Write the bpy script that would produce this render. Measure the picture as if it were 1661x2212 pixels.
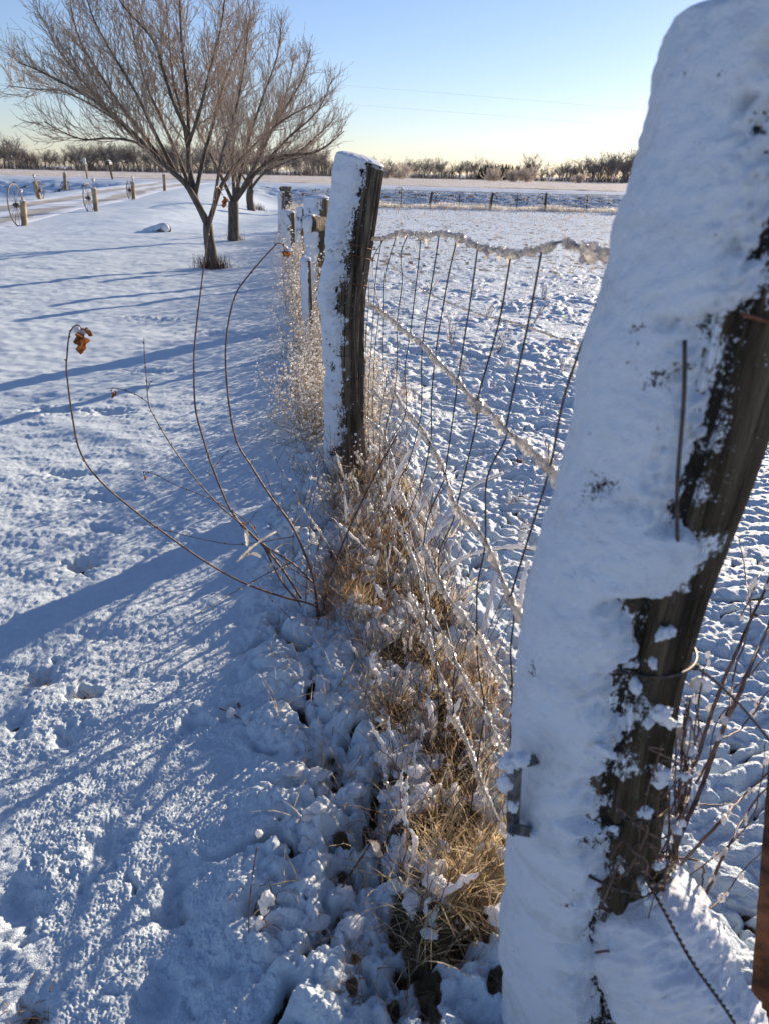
import bpy, math, random
import numpy as np
from mathutils import Vector, Matrix
R = math.radians
scene = bpy.context.scene
C = scene.collection
for o in list(bpy.data.objects): bpy.data.objects.remove(o)

# ---------------------------------------------------------------- camera
CAM = np.array([0.0, 0.0, 1.35]); PITCH = R(24.6); ROLL = R(1.3); F = 1598.0
f_ = np.array([0, math.cos(PITCH), -math.sin(PITCH)])
r0_ = np.array([1.0, 0, 0]); u0_ = np.array([0, math.sin(PITCH), math.cos(PITCH)])
r_ = math.cos(ROLL)*r0_ + math.sin(ROLL)*u0_
u_ = -math.sin(ROLL)*r0_ + math.cos(ROLL)*u0_
cd = bpy.data.cameras.new('camera'); cam = bpy.data.objects.new('camera', cd); C.objects.link(cam)
cam.matrix_world = Matrix(((r_[0], u_[0], -f_[0], CAM[0]), (r_[1], u_[1], -f_[1], CAM[1]), (r_[2], u_[2], -f_[2], CAM[2]), (0, 0, 0, 1)))
cd.sensor_fit = 'VERTICAL'; cd.sensor_height = 25*2212/F; cd.sensor_width = cd.sensor_height*0.75; cd.lens = 25
cd.clip_start = 0.05; cd.clip_end = 9000
cd.dof.use_dof = True; cd.dof.focus_distance = 3.0; cd.dof.aperture_fstop = 6.5
scene.camera = cam
# ---------------------------------------------------------------- light
SUN_AZ = R(36); SUN_EL = R(13)
w = bpy.data.worlds.new('World'); scene.world = w; w.use_nodes = True
nt = w.node_tree; nt.nodes.clear()
sky = nt.nodes.new('ShaderNodeTexSky'); sky.sky_type = 'NISHITA'; sky.sun_disc = False
sky.sun_elevation = SUN_EL; sky.sun_rotation = SUN_AZ; sky.air_density = 1.0; sky.dust_density = 0.15; sky.ozone_density = 2.0; sky.altitude = 300
bg = nt.nodes.new('ShaderNodeBackground'); bg.inputs[1].default_value = 0.088
wo = nt.nodes.new('ShaderNodeOutputWorld'); gm = nt.nodes.new('ShaderNodeGamma'); gm.inputs[1].default_value = .92; hs = nt.nodes.new('ShaderNodeHueSaturation'); hs.inputs['Saturation'].default_value = .98
ml = nt.nodes.new('ShaderNodeMix'); ml.data_type = 'RGBA'; ml.blend_type = 'MULTIPLY'; ml.inputs[0].default_value = 1; ml.inputs[7].default_value = (0.89, 0.92, 1.18, 1)
nt.links.new(sky.outputs[0], gm.inputs[0]); nt.links.new(gm.outputs[0], hs.inputs['Color']); nt.links.new(hs.outputs[0], ml.inputs[6]); nt.links.new(ml.outputs[2], bg.inputs[0]); nt.links.new(bg.outputs[0], wo.inputs[0])
sd = bpy.data.lights.new('sun', 'SUN'); sd.energy = 5.0; sd.angle = R(0.5); sd.color = (1.0, 0.83, 0.63)
so = bpy.data.objects.new('sun', sd); C.objects.link(so)
sdir = Vector((math.sin(SUN_AZ)*math.cos(SUN_EL), math.cos(SUN_AZ)*math.cos(SUN_EL), math.sin(SUN_EL)))
so.rotation_euler = sdir.to_track_quat('Z', 'Y').to_euler(); so.location = (20, 20, 20)
scene.view_settings.view_transform = 'Standard'; scene.view_settings.look = 'None'
scene.view_settings.gamma = 1; scene.view_settings.exposure = 0.82

# ---------------------------------------------------------------- helpers
rs = np.random.RandomState(11)
def ray(px, py): return f_*F + r_*(px-830.5) + u_*(1106.0-py)
def at(px, py, Y):                       # point of a pixel's sight line at world depth Y
    d = ray(px, py); return CAM + d*((Y-CAM[1])/d[1])
def proj(p):
    v = np.asarray(p)-CAM; z = v@f_; return 830.5+F*(v@r_)/z, 1106-F*(v@u_)/z
def sstep(a, b, x):
    t = np.clip((x-a)/(b-a), 0, 1); return t*t*(3-2*t)
def _h(ix, iy, iz, seed):
    n = (ix*374761393 + iy*668265263 + iz*1274126177 + seed*974634777) & 0xffffffff
    n = ((n ^ (n >> 13))*1274126177) & 0xffffffff
    n = ((n ^ (n >> 15))*2246822519) & 0xffffffff
    return ((n ^ (n >> 16)) & 0xffffff)/float(0xffffff)*2-1
def noise2(x, y, seed=0):
    x = np.asarray(x, float); y = np.asarray(y, float)
    ix = np.floor(x).astype(np.int64); iy = np.floor(y).astype(np.int64)
    fx = x-ix; fy = y-iy; ux = fx*fx*fx*(fx*(fx*6-15)+10); uy = fy*fy*fy*(fy*(fy*6-15)+10)
    def g(a, b, dx, dy):
        h = _h(a, b, 0, seed)*math.pi; return np.cos(h)*dx + np.sin(h)*dy
    a = g(ix, iy, fx, fy); b = g(ix+1, iy, fx-1, fy); c = g(ix, iy+1, fx, fy-1); d = g(ix+1, iy+1, fx-1, fy-1)
    return ((a+(b-a)*ux)*(1-uy) + (c+(d-c)*ux)*uy)*1.4
def noise3(p, seed=0):
    p = np.asarray(p, float); i = np.floor(p).astype(np.int64); f = p-i; u = f*f*(3-2*f)
    r = 0
    for dx in (0, 1):
        for dy in (0, 1):
            for dz in (0, 1):
                wgt = (u[..., 0] if dx else 1-u[..., 0])*(u[..., 1] if dy else 1-u[..., 1])*(u[..., 2] if dz else 1-u[..., 2])
                r = r + wgt*_h(i[..., 0]+dx, i[..., 1]+dy, i[..., 2]+dz, seed)
    return r
def fbm3(p, seed=0, o=3):
    r = 0; a = 1
    for k in range(o): r = r + a*noise3(p*2**k, seed+k); a *= .5
    return r
def catmull(P, n=8):
    P = np.asarray(P, float)
    if len(P) < 3: 
        t = np.linspace(0, 1, n+1)[:, None]; return P[0]*(1-t)+P[-1]*t
    Q = np.vstack([2*P[0]-P[1], P, 2*P[-1]-P[-2]]); out = []
    for i in range(1, len(Q)-2):
        t = np.linspace(0, 1, n, endpoint=False)[:, None]
        a, b, c, d = Q[i-1], Q[i], Q[i+1], Q[i+2]
        out.append(.5*((2*b)+(-a+c)*t+(2*a-5*b+4*c-d)*t*t+(-a+3*b-3*c+d)*t**3))
    out.append(P[-1:]); return np.vstack(out)

class MB:
    def __init__(s): s.V = []; s.T = []; s.Q = []; s.n = 0
    def add(s, V, T=None, Q=None):
        V = np.asarray(V, float).reshape(-1, 3); s.V.append(V)
        if T is not None and len(T): s.T.append(np.asarray(T, np.int64)+s.n)
        if Q is not None and len(Q): s.Q.append(np.asarray(Q, np.int64)+s.n)
        s.n += len(V)
    def tube(s, P, rad, sides=4, cap=True, wob=None):
        P = np.asarray(P, float); n = len(P); rad = np.broadcast_to(np.asarray(rad, float), (n,))
        t = np.gradient(P, axis=0); t /= np.linalg.norm(t, axis=1)[:, None]+1e-12
        m = np.abs(t).mean(0); ref = np.zeros(3); ref[int(np.argmin(m))] = 1
        a = np.cross(t, ref); a /= np.linalg.norm(a, axis=1)[:, None]+1e-12; b = np.cross(t, a)
        th = np.arange(sides)*2*math.pi/sides
        rr = rad[:, None]*np.ones(sides)[None]
        if wob is not None: rr = rr*wob(n, sides)
        V = P[:, None, :] + rr[..., None]*(np.cos(th)[None, :, None]*a[:, None, :] + np.sin(th)[None, :, None]*b[:, None, :])
        i = np.arange(n-1)[:, None]*sides; j = np.arange(sides)[None]; j2 = (j+1) % sides
        Q = np.stack([i+j, i+j2, i+sides+j2, i+sides+j], -1).reshape(-1, 4)
        V = V.reshape(-1, 3); T = None
        if cap:
            V = np.vstack([V, P[0], P[-1]]); c0 = n*sides; jj = np.arange(sides); k2 = (jj+1) % sides
            T = np.vstack([np.stack([k2, jj, np.full(sides, c0)], -1), np.stack([(n-1)*sides+jj, (n-1)*sides+k2, np.full(sides, c0+1)], -1)])
        s.add(V, T, Q)
    def box(s, c, h, rot=None):
        V = np.array([[x, y, z] for x in (-1, 1) for y in (-1, 1) for z in (-1, 1)], float)*np.asarray(h)
        if rot is not None: V = V@np.asarray(rot).T
        s.add(V+np.asarray(c), None, [[0, 1, 3, 2], [4, 6, 7, 5], [0, 4, 5, 1], [2, 3, 7, 6], [0, 2, 6, 4], [1, 5, 7, 3]])
    def build(s, name, mat, parent=None, smooth=True, attr=None):
        me = bpy.data.meshes.new(name)
        V = np.vstack(s.V); T = np.vstack(s.T) if s.T else np.zeros((0, 3), np.int64); Q = np.vstack(s.Q) if s.Q else np.zeros((0, 4), np.int64)
        me.vertices.add(len(V)); me.vertices.foreach_set('co', V.astype(np.float32).ravel())
        me.loops.add(len(T)*3+len(Q)*4); me.loops.foreach_set('vertex_index', np.concatenate([T.ravel(), Q.ravel()]).astype(np.int32))
        me.polygons.add(len(T)+len(Q))
        st = np.concatenate([np.arange(len(T))*3, len(T)*3+np.arange(len(Q))*4]).astype(np.int32)
        me.polygons.foreach_set('loop_start', st)
        me.polygons.foreach_set('loop_total', np.concatenate([np.full(len(T), 3), np.full(len(Q), 4)]).astype(np.int32))
        me.polygons.foreach_set('use_smooth', np.full(len(T)+len(Q), smooth))
        if attr is not None:
            for k, v in attr.items():
                at_ = me.attributes.new(k, 'FLOAT', 'POINT'); at_.data.foreach_set('value', np.asarray(v, np.float32))
        me.update(calc_edges=True); me.validate()
        if mat: me.materials.append(mat)
        o = bpy.data.objects.new(name, me); C.objects.link(o)
        if parent is not None: o.parent = parent
        return o
def tag(o, label=None, cat=None, group=None, kind=None):
    if label: o['label'] = label
    if cat: o['category'] = cat
    if group: o['group'] = group
    if kind: o['kind'] = kind
    return o
def empty(name, loc, label, cat, group=None):
    o = bpy.data.objects.new(name, None); C.objects.link(o); o.empty_display_size = .1
    o.location = Vector([float(v) for v in loc]); bpy.context.view_layer.update()
    return tag(o, label, cat, group)
def rel(mb, o):                          # mesh collected in world space -> local to its empty
    L = np.array(o.location)
    mb.V = [v-L for v in mb.V]; return mb
# unit blobs
def ico(sub):
    import bmesh
    bm = bmesh.new(); bmesh.ops.create_icosphere(bm, subdivisions=sub, radius=1)
    V = np.array([v.co[:] for v in bm.verts]); T = np.array([[v.index for v in f.verts] for f in bm.faces]); bm.free(); return V, T
ICO1, ICO2, ICO3 = ico(1), ico(2), ico(3)
OCT = (np.array([[1, 0, 0], [-1, 0, 0], [0, 1, 0], [0, -1, 0], [0, 0, 1], [0, 0, -1]], float),
       np.array([[0, 2, 4], [2, 1, 4], [1, 3, 4], [3, 0, 4], [2, 0, 5], [1, 2, 5], [3, 1, 5], [0, 3, 5]]))
def blobs(mb, cen, rad, base=OCT, amp=0.0, freq=1.0, jit=True, rough=.0):
    cen = np.asarray(cen, float); n = len(cen)
    if n == 0: return
    rad = np.asarray(rad, float)
    if rad.ndim == 1: rad = np.repeat(rad[:, None], 3, 1)
    V, T = base; m = len(V)
    D = np.broadcast_to(V[None], (n, m, 3)).copy()
    if amp > 0:
        off = rs.rand(n, 1, 3)*100
        k = 1+amp*fbm3(D*freq+off, 5, 3)
        D = D*k[..., None]
    P = D*rad[:, None, :]
    if jit:
        a = rs.rand(n)*6.283; c, s = np.cos(a), np.sin(a)
        x = P[..., 0]*c[:, None]-P[..., 1]*s[:, None]; y = P[..., 0]*s[:, None]+P[..., 1]*c[:, None]
        P = np.stack([x, y, P[..., 2]], -1)
    P = P+cen[:, None, :]
    mb.add(P.reshape(-1, 3), (T[None]+np.arange(n)[:, None, None]*m).reshape(-1, 3))
def blades(mb, B, head, H, lean, wid, seg=4, droop=1.6):
    """thin tapering blades: base points B, heading, height, horizontal reach, width"""
    n = len(B); t = np.linspace(0, 1, seg+1)
    dirx = np.cos(head); diry = np.sin(head)
    hor = lean[:, None]*(t[None]**droop); z = H[:, None]*(t[None]-.25*(lean/(H+1e-6))[:, None]*t[None]**3)
    P = np.stack([B[:, 0, None]+hor*dirx[:, None], B[:, 1, None]+hor*diry[:, None], B[:, 2, None]+z], -1)
    P += rs.randn(n, seg+1, 3)*(H[:, None, None]*.018)*(t[None, :, None])
    wd = wid[:, None]*(1-.8*t[None]**2)
    a = rs.rand(n)*6.283; ox = np.cos(a)[:, None]*wd; oy = np.sin(a)[:, None]*wd
    L = P.copy(); L[..., 0] -= ox; L[..., 1] -= oy; Rr = P.copy(); Rr[..., 0] += ox; Rr[..., 1] += oy
    V = np.stack([L, Rr], 2).reshape(n, -1, 3)
    k = np.arange(seg)[:, None]*2; q = np.concatenate([k, k+1, k+3, k+2], 1)
    mb.add(V.reshape(-1, 3), None, (q[None]+np.arange(n)[:, None, None]*(2*(seg+1))).reshape(-1, 4))
    return P

def lumps(name, mat_, parent, cen, rad, base=None, amp=.4, fr=2.2):
    for c, r in zip(cen, rad):
        m = MB(); blobs(m, [c], [np.asarray(r)*np.ones(3)], base or ICO2, amp, fr); rel(m, parent).build(name, mat_, parent)
# ---------------------------------------------------------------- materials
def mat(name):
    m = bpy.data.materials.new(name); m.use_nodes = True; m.node_tree.nodes.clear(); return m, m.node_tree.nodes, m.node_tree.links
def N(ns, t, **kw):
    n = ns.new(t)
    for k, v in kw.items(): setattr(n, k, v)
    return n
def mixcol(ns, ln, fac, a, b):
    m = N(ns, 'ShaderNodeMix', data_type='RGBA')
    for sock, v in ((m.inputs['Factor'], fac), (m.inputs['A'], a), (m.inputs['B'], b)):
        if sock.name in ('A', 'B'): pass
    def setv(sock, v):
        if isinstance(v, (tuple, list)): sock.default_value = (*v, 1) if len(v) == 3 else v
        elif isinstance(v, (int, float)): sock.default_value = v
        else: ln.new(v, sock)
    setv(m.inputs[0], fac); setv(m.inputs[6], a); setv(m.inputs[7], b)
    return m.outputs[2]
def ramp(ns, ln, src, pts):
    r = N(ns, 'ShaderNodeValToRGB'); e = r.color_ramp.elements
    while len(e) < len(pts): e.new(0.5)
    for k, (p, c) in enumerate(pts):
        e[k].position = p; e[k].color = (c, c, c, 1) if isinstance(c, (int, float)) else (*c, 1)
    ln.new(src, r.inputs[0]); return r.outputs[0]
def noise_n(ns, ln, scale, detail=4, rough=.55, vec=None, mapping=None, out=0):
    tc = N(ns, 'ShaderNodeTexCoord'); n = N(ns, 'ShaderNodeTexNoise')
    n.inputs['Scale'].default_value = scale; n.inputs['Detail'].default_value = detail; n.inputs['Roughness'].default_value = rough
    if mapping:
        mp = N(ns, 'ShaderNodeMapping'); mp.inputs['Scale'].default_value = mapping; ln.new(tc.outputs['Object'], mp.inputs[0]); ln.new(mp.outputs[0], n.inputs['Vector'])
    else: ln.new(tc.outputs['Object'], n.inputs['Vector'])
    return n.outputs[out]
def bump(ns, ln, h, st, dist, nrm=None):
    b = N(ns, 'ShaderNodeBump'); b.inputs['Strength'].default_value = st; b.inputs['Distance'].default_value = dist
    ln.new(h, b.inputs['Height'])
    if nrm is not None: ln.new(nrm, b.inputs['Normal'])
    return b.outputs[0]
def principled(ns, ln, col, rough=.8, nrm=None, spec=.3, metal=0):
    p = N(ns, 'ShaderNodeBsdfPrincipled')
    if isinstance(col, tuple): p.inputs['Base Color'].default_value = (*col, 1)
    else: ln.new(col, p.inputs['Base Color'])
    p.inputs['Roughness'].default_value = rough; p.inputs['Specular IOR Level'].default_value = spec; p.inputs['Metallic'].default_value = metal
    if nrm is not None: ln.new(nrm, p.inputs['Normal'])
    return p
def outp(ns, ln, sh):
    o = N(ns, 'ShaderNodeOutputMaterial'); ln.new(sh, o.inputs[0])

def m_ground():
    m, ns, ln = mat('snow_ground')
    at_ = N(ns, 'ShaderNodeAttribute', attribute_name='bare')
    n1 = noise_n(ns, ln, 38, 3); n2 = noise_n(ns, ln, 160, 3, .7); n3 = noise_n(ns, ln, 420, 2)
    soil = mixcol(ns, ln, noise_n(ns, ln, 90, 4), (0.03, 0.022, 0.012), (0.20, 0.14, 0.07))
    ad = N(ns, 'ShaderNodeMath', operation='MULTIPLY_ADD'); ln.new(n1, ad.inputs[0]); ad.inputs[1].default_value = .5; ad.inputs[2].default_value = -.25
    a2 = N(ns, 'ShaderNodeMath', operation='ADD'); ln.new(ad.outputs[0], a2.inputs[0]); ln.new(at_.outputs['Fac'], a2.inputs[1])
    fac = ramp(ns, ln, a2.outputs[0], [(.42, 0.0), (.58, 1.0)])
    col = mixcol(ns, ln, fac, (0.77, 0.875, 0.95), soil)
    b = bump(ns, ln, n2, .8, .007); b = bump(ns, ln, n3, .8, .004, b)
    p = principled(ns, ln, col, .55, b, .35)
    # loose grains let a little of the low sun through
    tr = N(ns, 'ShaderNodeBsdfTranslucent'); ln.new(col, tr.inputs[0])
    mx = N(ns, 'ShaderNodeMixShader'); mx.inputs[0].default_value = .10; ln.new(p.outputs[0], mx.inputs[1]); ln.new(tr.outputs[0], mx.inputs[2])
    outp(ns, ln, mx.outputs[0]); return m
def m_snow(name, trans=.3, col=(.84, .88, .94), sc=150):
    m, ns, ln = mat(name)
    b = bump(ns, ln, noise_n(ns, ln, sc, 3, .7), .5, .005)
    p = principled(ns, ln, col, .55, b, .35)
    tr = N(ns, 'ShaderNodeBsdfTranslucent'); tr.inputs[0].default_value = (.95, .90, .84, 1); ln.new(b, tr.inputs[1])
    mx = N(ns, 'ShaderNodeMixShader'); mx.inputs[0].default_value = trans; ln.new(p.outputs[0], mx.inputs[1]); ln.new(tr.outputs[0], mx.inputs[2])
    outp(ns, ln, mx.outputs[0]); return m
def m_ice(name='ice'):
    m, ns, ln = mat(name)
    b = bump(ns, ln, noise_n(ns, ln, 260, 2, .6), .8, .003)
    gl = N(ns, 'ShaderNodeBsdfGlossy'); gl.inputs['Roughness'].default_value = .10; gl.inputs[0].default_value = (1, 1, 1, 1); ln.new(b, gl.inputs['Normal'])
    tr = N(ns, 'ShaderNodeBsdfTranslucent'); tr.inputs[0].default_value = (1, .93, .84, 1); ln.new(b, tr.inputs[1])
    df = N(ns, 'ShaderNodeBsdfDiffuse'); df.inputs[0].default_value = (.9, .92, .95, 1); ln.new(b, df.inputs['Normal'])
    m0 = N(ns, 'ShaderNodeMixShader'); m0.inputs[0].default_value = .18; ln.new(tr.outputs[0], m0.inputs[1]); ln.new(df.outputs[0], m0.inputs[2])
    tp = N(ns, 'ShaderNodeBsdfTransparent'); tp.inputs[0].default_value = (.93, .95, .97, 1)
    m1 = N(ns, 'ShaderNodeMixShader'); m1.inputs[0].default_value = .22; ln.new(m0.outputs[0], m1.inputs[1]); ln.new(tp.outputs[0], m1.inputs[2])
    fr = N(ns, 'ShaderNodeFresnel'); fr.inputs[0].default_value = 1.4; ln.new(b, fr.inputs[1])
    m2 = N(ns, 'ShaderNodeMixShader'); ln.new(fr.outputs[0], m2.inputs[0]); ln.new(m1.outputs[0], m2.inputs[1]); ln.new(gl.outputs[0], m2.inputs[2])
    outp(ns, ln, m2.outputs[0]); return m
def cov_mix(ns, ln, wood, snow=(.84, .88, .94), wt=1.0):
    at_ = N(ns, 'ShaderNodeAttribute', attribute_name='cov'); n = noise_n(ns, ln, 120, 5, .85); n2 = noise_n(ns, ln, 26, 4, .7)
    a = N(ns, 'ShaderNodeMath', operation='MULTIPLY_ADD'); ln.new(n, a.inputs[0]); a.inputs[1].default_value = 2.4*wt; ln.new(at_.outputs['Fac'], a.inputs[2])
    b = N(ns, 'ShaderNodeMath', operation='MULTIPLY_ADD'); ln.new(n2, b.inputs[0]); b.inputs[1].default_value = 1.4*wt; ln.new(a.outputs[0], b.inputs[2])
    sc = N(ns, 'ShaderNodeMath', operation='MULTIPLY'); ln.new(b.outputs[0], sc.inputs[0]); sc.inputs[1].default_value = .3333
    fac = ramp(ns, ln, sc.outputs[0], [(.765, 0.0), (.805, 1.0)])
    return mixcol(ns, ln, fac, wood, snow), fac
def m_coat(name, dark):
    m, ns, ln = mat(name)
    b = bump(ns, ln, noise_n(ns, ln, 150, 4, .8), .7, .005); b = bump(ns, ln, noise_n(ns, ln, 40, 4, .75), .4, .012, b)
    thin = ramp(ns, ln, noise_n(ns, ln, 11, 6, .75, mapping=(1, 1, 2.2)), [(.50, 0.0), (.72, .55)])
    sn = mixcol(ns, ln, thin, (.82, .87, .94), (.52, .52, .53))
    c, fac = cov_mix(ns, ln, dark, sn)
    p = principled(ns, ln, c, .6, b, .3); tr = N(ns, 'ShaderNodeBsdfTranslucent'); ln.new(c, tr.inputs[0]); ln.new(b, tr.inputs[1])
    mx = N(ns, 'ShaderNodeMixShader'); mx.inputs[0].default_value = .16; ln.new(p.outputs[0], mx.inputs[1]); ln.new(tr.outputs[0], mx.inputs[2]); outp(ns, ln, mx.outputs[0]); return m
def m_wood(name, dark, light, mp=(30, 30, 2.2), snow=0.0):
    m, ns, ln = mat(name)
    n1 = noise_n(ns, ln, 1.0, 6, .65, mapping=mp); n2 = noise_n(ns, ln, 7, 4)
    n3 = noise_n(ns, ln, 1.0, 3, .6, mapping=(mp[0]*3, mp[1]*3, mp[2]*1.5))
    c = mixcol(ns, ln, ramp(ns, ln, n1, [(.33, 0.0), (.68, 1.0)]), dark, light)
    c = mixcol(ns, ln, ramp(ns, ln, n2, [(.5, 0.0), (.75, .6)]), c, (0.012, 0.009, 0.006))
    c, _f = cov_mix(ns, ln, c)
    b = bump(ns, ln, n1, 1.0, .03); b = bump(ns, ln, n3, .9, .008, b)
    if snow > 0:
        fac = ramp(ns, ln, noise_n(ns, ln, 60, 5, .7), [(1-snow-.02, 0.0), (1-snow+.02, 1.0)])
        c = mixcol(ns, ln, fac, c, (.85, .87, .9))
    p = principled(ns, ln, c, .85, b, .15); outp(ns, ln, p.outputs[0]); return m
def m_bark(name, dark, light, snowdir=(-.62, -.25, .55), amount=.55, scale=14, twig=False):
    m, ns, ln = mat(name)
    n1 = noise_n(ns, ln, scale, 5, .65, mapping=(1.6, 1.6, .35))
    c = mixcol(ns, ln, ramp(ns, ln, n1, [(.35, 0.0), (.7, 1.0)]), dark, light)
    g = N(ns, 'ShaderNodeNewGeometry'); d = N(ns, 'ShaderNodeVectorMath', operation='DOT_PRODUCT'); ln.new(g.outputs['Normal'], d.inputs[0]); d.inputs[1].default_value = snowdir
    n2 = noise_n(ns, ln, 9 if not twig else 25, 4, .7)
    ma = N(ns, 'ShaderNodeMath', operation='MULTIPLY_ADD'); ln.new(n2, ma.inputs[0]); ma.inputs[1].default_value = 1.1; ln.new(d.outputs['Value'], ma.inputs[2])
    fac = ramp(ns, ln, ma.outputs[0], [(1.62-amount, 0.0), (1.70-amount, 1.0)])
    c = mixcol(ns, ln, fac, c, (.84, .86, .9))
    b = bump(ns, ln, n1, .8, .01)
    p = principled(ns, ln, c, .8, b, .2); outp(ns, ln, p.outputs[0]); return m
def m_simple(name, a, b_, sc=20, rough=.7, metal=0, spec=.3, trans=0.0, bst=.3, det=4):
    m, ns, ln = mat(name)
    n1 = noise_n(ns, ln, sc, det, .6); c = mixcol(ns, ln, ramp(ns, ln, n1, [(.38, 0.0), (.62, 1.0)]), a, b_)
    b = bump(ns, ln, n1, bst, .004) if bst else None
    p = principled(ns, ln, c, rough, b, spec, metal)
    if trans:
        tr = N(ns, 'ShaderNodeBsdfTranslucent'); ln.new(c, tr.inputs[0])
        mx = N(ns, 'ShaderNodeMixShader'); mx.inputs[0].default_value = trans; ln.new(p.outputs[0], mx.inputs[1]); ln.new(tr.outputs[0], mx.inputs[2]); outp(ns, ln, mx.outputs[0])
    else: outp(ns, ln, p.outputs[0])
    return m
M = dict(
 ground=m_ground(), coat=m_coat('snow_coat', (.03, .023, .015)), snow=m_snow('snow', .22), clump=m_snow('snow_clump', .45), ice=m_ice(),
 bead=m_simple('ice_bead', (.85, .82, .78), (.95, .92, .88), 60, .25, 0, .6, .6, 0),
 postwood=m_wood('weathered_post_wood', (.016, .012, .008), (.27, .21, .15)),
 nearwood=m_wood('near_post_wood', (.022, .016, .010), (.19, .145, .092), (30, 30, 2.4)),
 bark=m_bark('tree_bark', (.05, .041, .032), (.20, .16, .122), (-.75, -.25, .45), .62),
 twig=m_bark('tree_twig', (.27, .20, .15), (.58, .46, .36), (-.5, -.2, .8), .38, 20, True),
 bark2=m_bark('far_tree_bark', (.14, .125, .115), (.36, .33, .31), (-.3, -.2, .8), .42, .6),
 frost=m_simple('frosted_twig', (.74, .68, .60), (.95, .90, .83), .9, .8, 0, .2, .6, 0),
 brush=m_simple('distant_brush', (.07, .06, .05), (.26, .22, .19), .25, .9, 0, .1, 0, 0),
 ever=m_simple('evergreen_needles', (.02, .035, .018), (.09, .10, .07), 1.2, .8, 0, .2, .1, 0),
 wire=m_simple('dark_wire', (.045, .04, .038), (.11, .08, .065), 90, .5, .6, .5, 0, .1),
 rust=m_simple('rusty_wire', (.14, .05, .025), (.24, .10, .06), 90, .7, .4, .3, 0, .1),
 iron=m_simple('wheel_iron', (.09, .075, .065), (.20, .16, .13), 30, .6, .5, .4, 0, .2),
 grass=m_simple('dry_grass', (.36, .26, .14), (.76, .61, .39), 12, .6, 0, .3, .5, 0),
 grassd=m_simple('dead_brown_grass', (.24, .13, .065), (.54, .36, .19), 10, .7, 0, .3, .45, 0),
 stem=m_simple('shrub_stem', (.06, .03, .022), (.20, .11, .075), 40, .5, 0, .4, 0, .3),
 leaf=m_simple('dry_leaf', (.10, .035, .015), (.40, .16, .05), 55, .6, 0, .3, .35, .3),
 lime=m_simple('limestone', (.20, .15, .095), (.48, .37, .235), 5, .9, 0, .2, 0, .9),
 stone=m_simple('basket_stone', (.06, .05, .042), (.22, .18, .14), 6, .9, 0, .2, 0, .8),
 metal=m_simple('galvanised_metal', (.06, .06, .06), (.20, .19, .18), 45, .65, .5, .4, 0, .6),
 lampmetal=m_simple('lamp_metal', (.35, .34, .33), (.6, .6, .6), 30, .4, .6, .5, 0, 0),
 stake=m_simple('rusty_stake', (.035, .018, .012), (.17, .075, .04), 22, .8, .1, .3, 0, .9, 8),
 black=m_simple('black_paint', (.02, .02, .022), (.05, .05, .052), 10, .5, 0, .4, 0, 0),
 gravel=m_simple('gravel_drive', (.16, .145, .12), (.62, .60, .56), 1.3, .9, 0, .2, 0, .4, 8),
 pole=m_simple('turbine_white', (.65, .66, .68), (.7, .71, .72), 1, .6, 0, .3, 0, 0),
)
def m_field():
    m, ns, ln = mat('stubble_field')
    n1 = noise_n(ns, ln, 1.0, 7, .75, mapping=(.35, 1.4, 1)); n2 = noise_n(ns, ln, .05, 3)
    c = mixcol(ns, ln, ramp(ns, ln, n1, [(.38, 0.0), (.60, 1.0)]), (.86, .86, .86), (.52, .43, .34))
    p = principled(ns, ln, c, .8, bump(ns, ln, n1, 1, .3), .2); outp(ns, ln, p.outputs[0]); return m
def m_drive():
    m, ns, ln = mat('driveway')
    tc = N(ns, 'ShaderNodeTexCoord'); at_ = N(ns, 'ShaderNodeAttribute', attribute_name='bare')
    n1 = noise_n(ns, ln, 1.2, 7, .7); ma = N(ns, 'ShaderNodeMath', operation='MULTIPLY_ADD'); ln.new(n1, ma.inputs[0]); ma.inputs[1].default_value = 1.2; ln.new(at_.outputs['Fac'], ma.inputs[2])
    c = mixcol(ns, ln, ramp(ns, ln, ma.outputs[0], [(.86, 0.0), (1.3, 1.0)]), (.80, .86, .92), (.50, .48, .44))
    p = principled(ns, ln, c, .9, bump(ns, ln, n1, .5, .03), .2); outp(ns, ln, p.outputs[0]); return m
M['field'] = m_field(); M['drive'] = m_drive()

# ---------------------------------------------------------------- terrain
DXC = -13.9
def fx(y): return .357-.131*y
def road_z(x): return .42 - .0042*np.clip(x, -60, 60)
def base_z(x, y):
    x = np.asarray(x, float); y = np.asarray(y, float)
    z = -.0105*np.clip(y-6, 0, 42)
    wd = 1-sstep(2.4, 7.5, np.abs(x-DXC))
    zd = np.interp(y, [8, 16, 24, 30, 38, 43, 50, 58], [-.02, -.15, -.36, -.12, -.0, .20, .36, .46])
    z = z + (zd-z)*wd*sstep(12, 22, y)
    z = z - .28*(1-sstep(0, 3.2, np.abs(x-(DXC+8.0))))*sstep(20, 28, y)*(1-sstep(46, 52, y))
    rz = road_z(x)
    t = sstep(50.5, 57.5, y); t2 = 1-wd
    z = z - .25*t2*sstep(46.5, 49, y)*(1-t)
    z = z*(1-t) + rz*t
    far = rz*(1-sstep(66, 250, y)) + .07*sstep(66, 250, y)
    z = np.where(y > 66, far, z)
    return z
HOLES = []
def gp(px, py):
    d = ray(px, py); d = d/np.linalg.norm(d); lo = None
    ts = np.geomspace(.5, 400, 1500); P = CAM+d*ts[:, None]; g = P[:, 2]-base_z(P[:, 0], P[:, 1])
    k = np.argmax(g < 0)
    if g[k] >= 0: return P[-1]
    a, b = ts[k-1], ts[k]
    for _ in range(20):
        m_ = (a+b)/2; p = CAM+d*m_
        if p[2] < base_z(p[0], p[1]): b = m_
        else: a = m_
    return CAM+d*a
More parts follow.
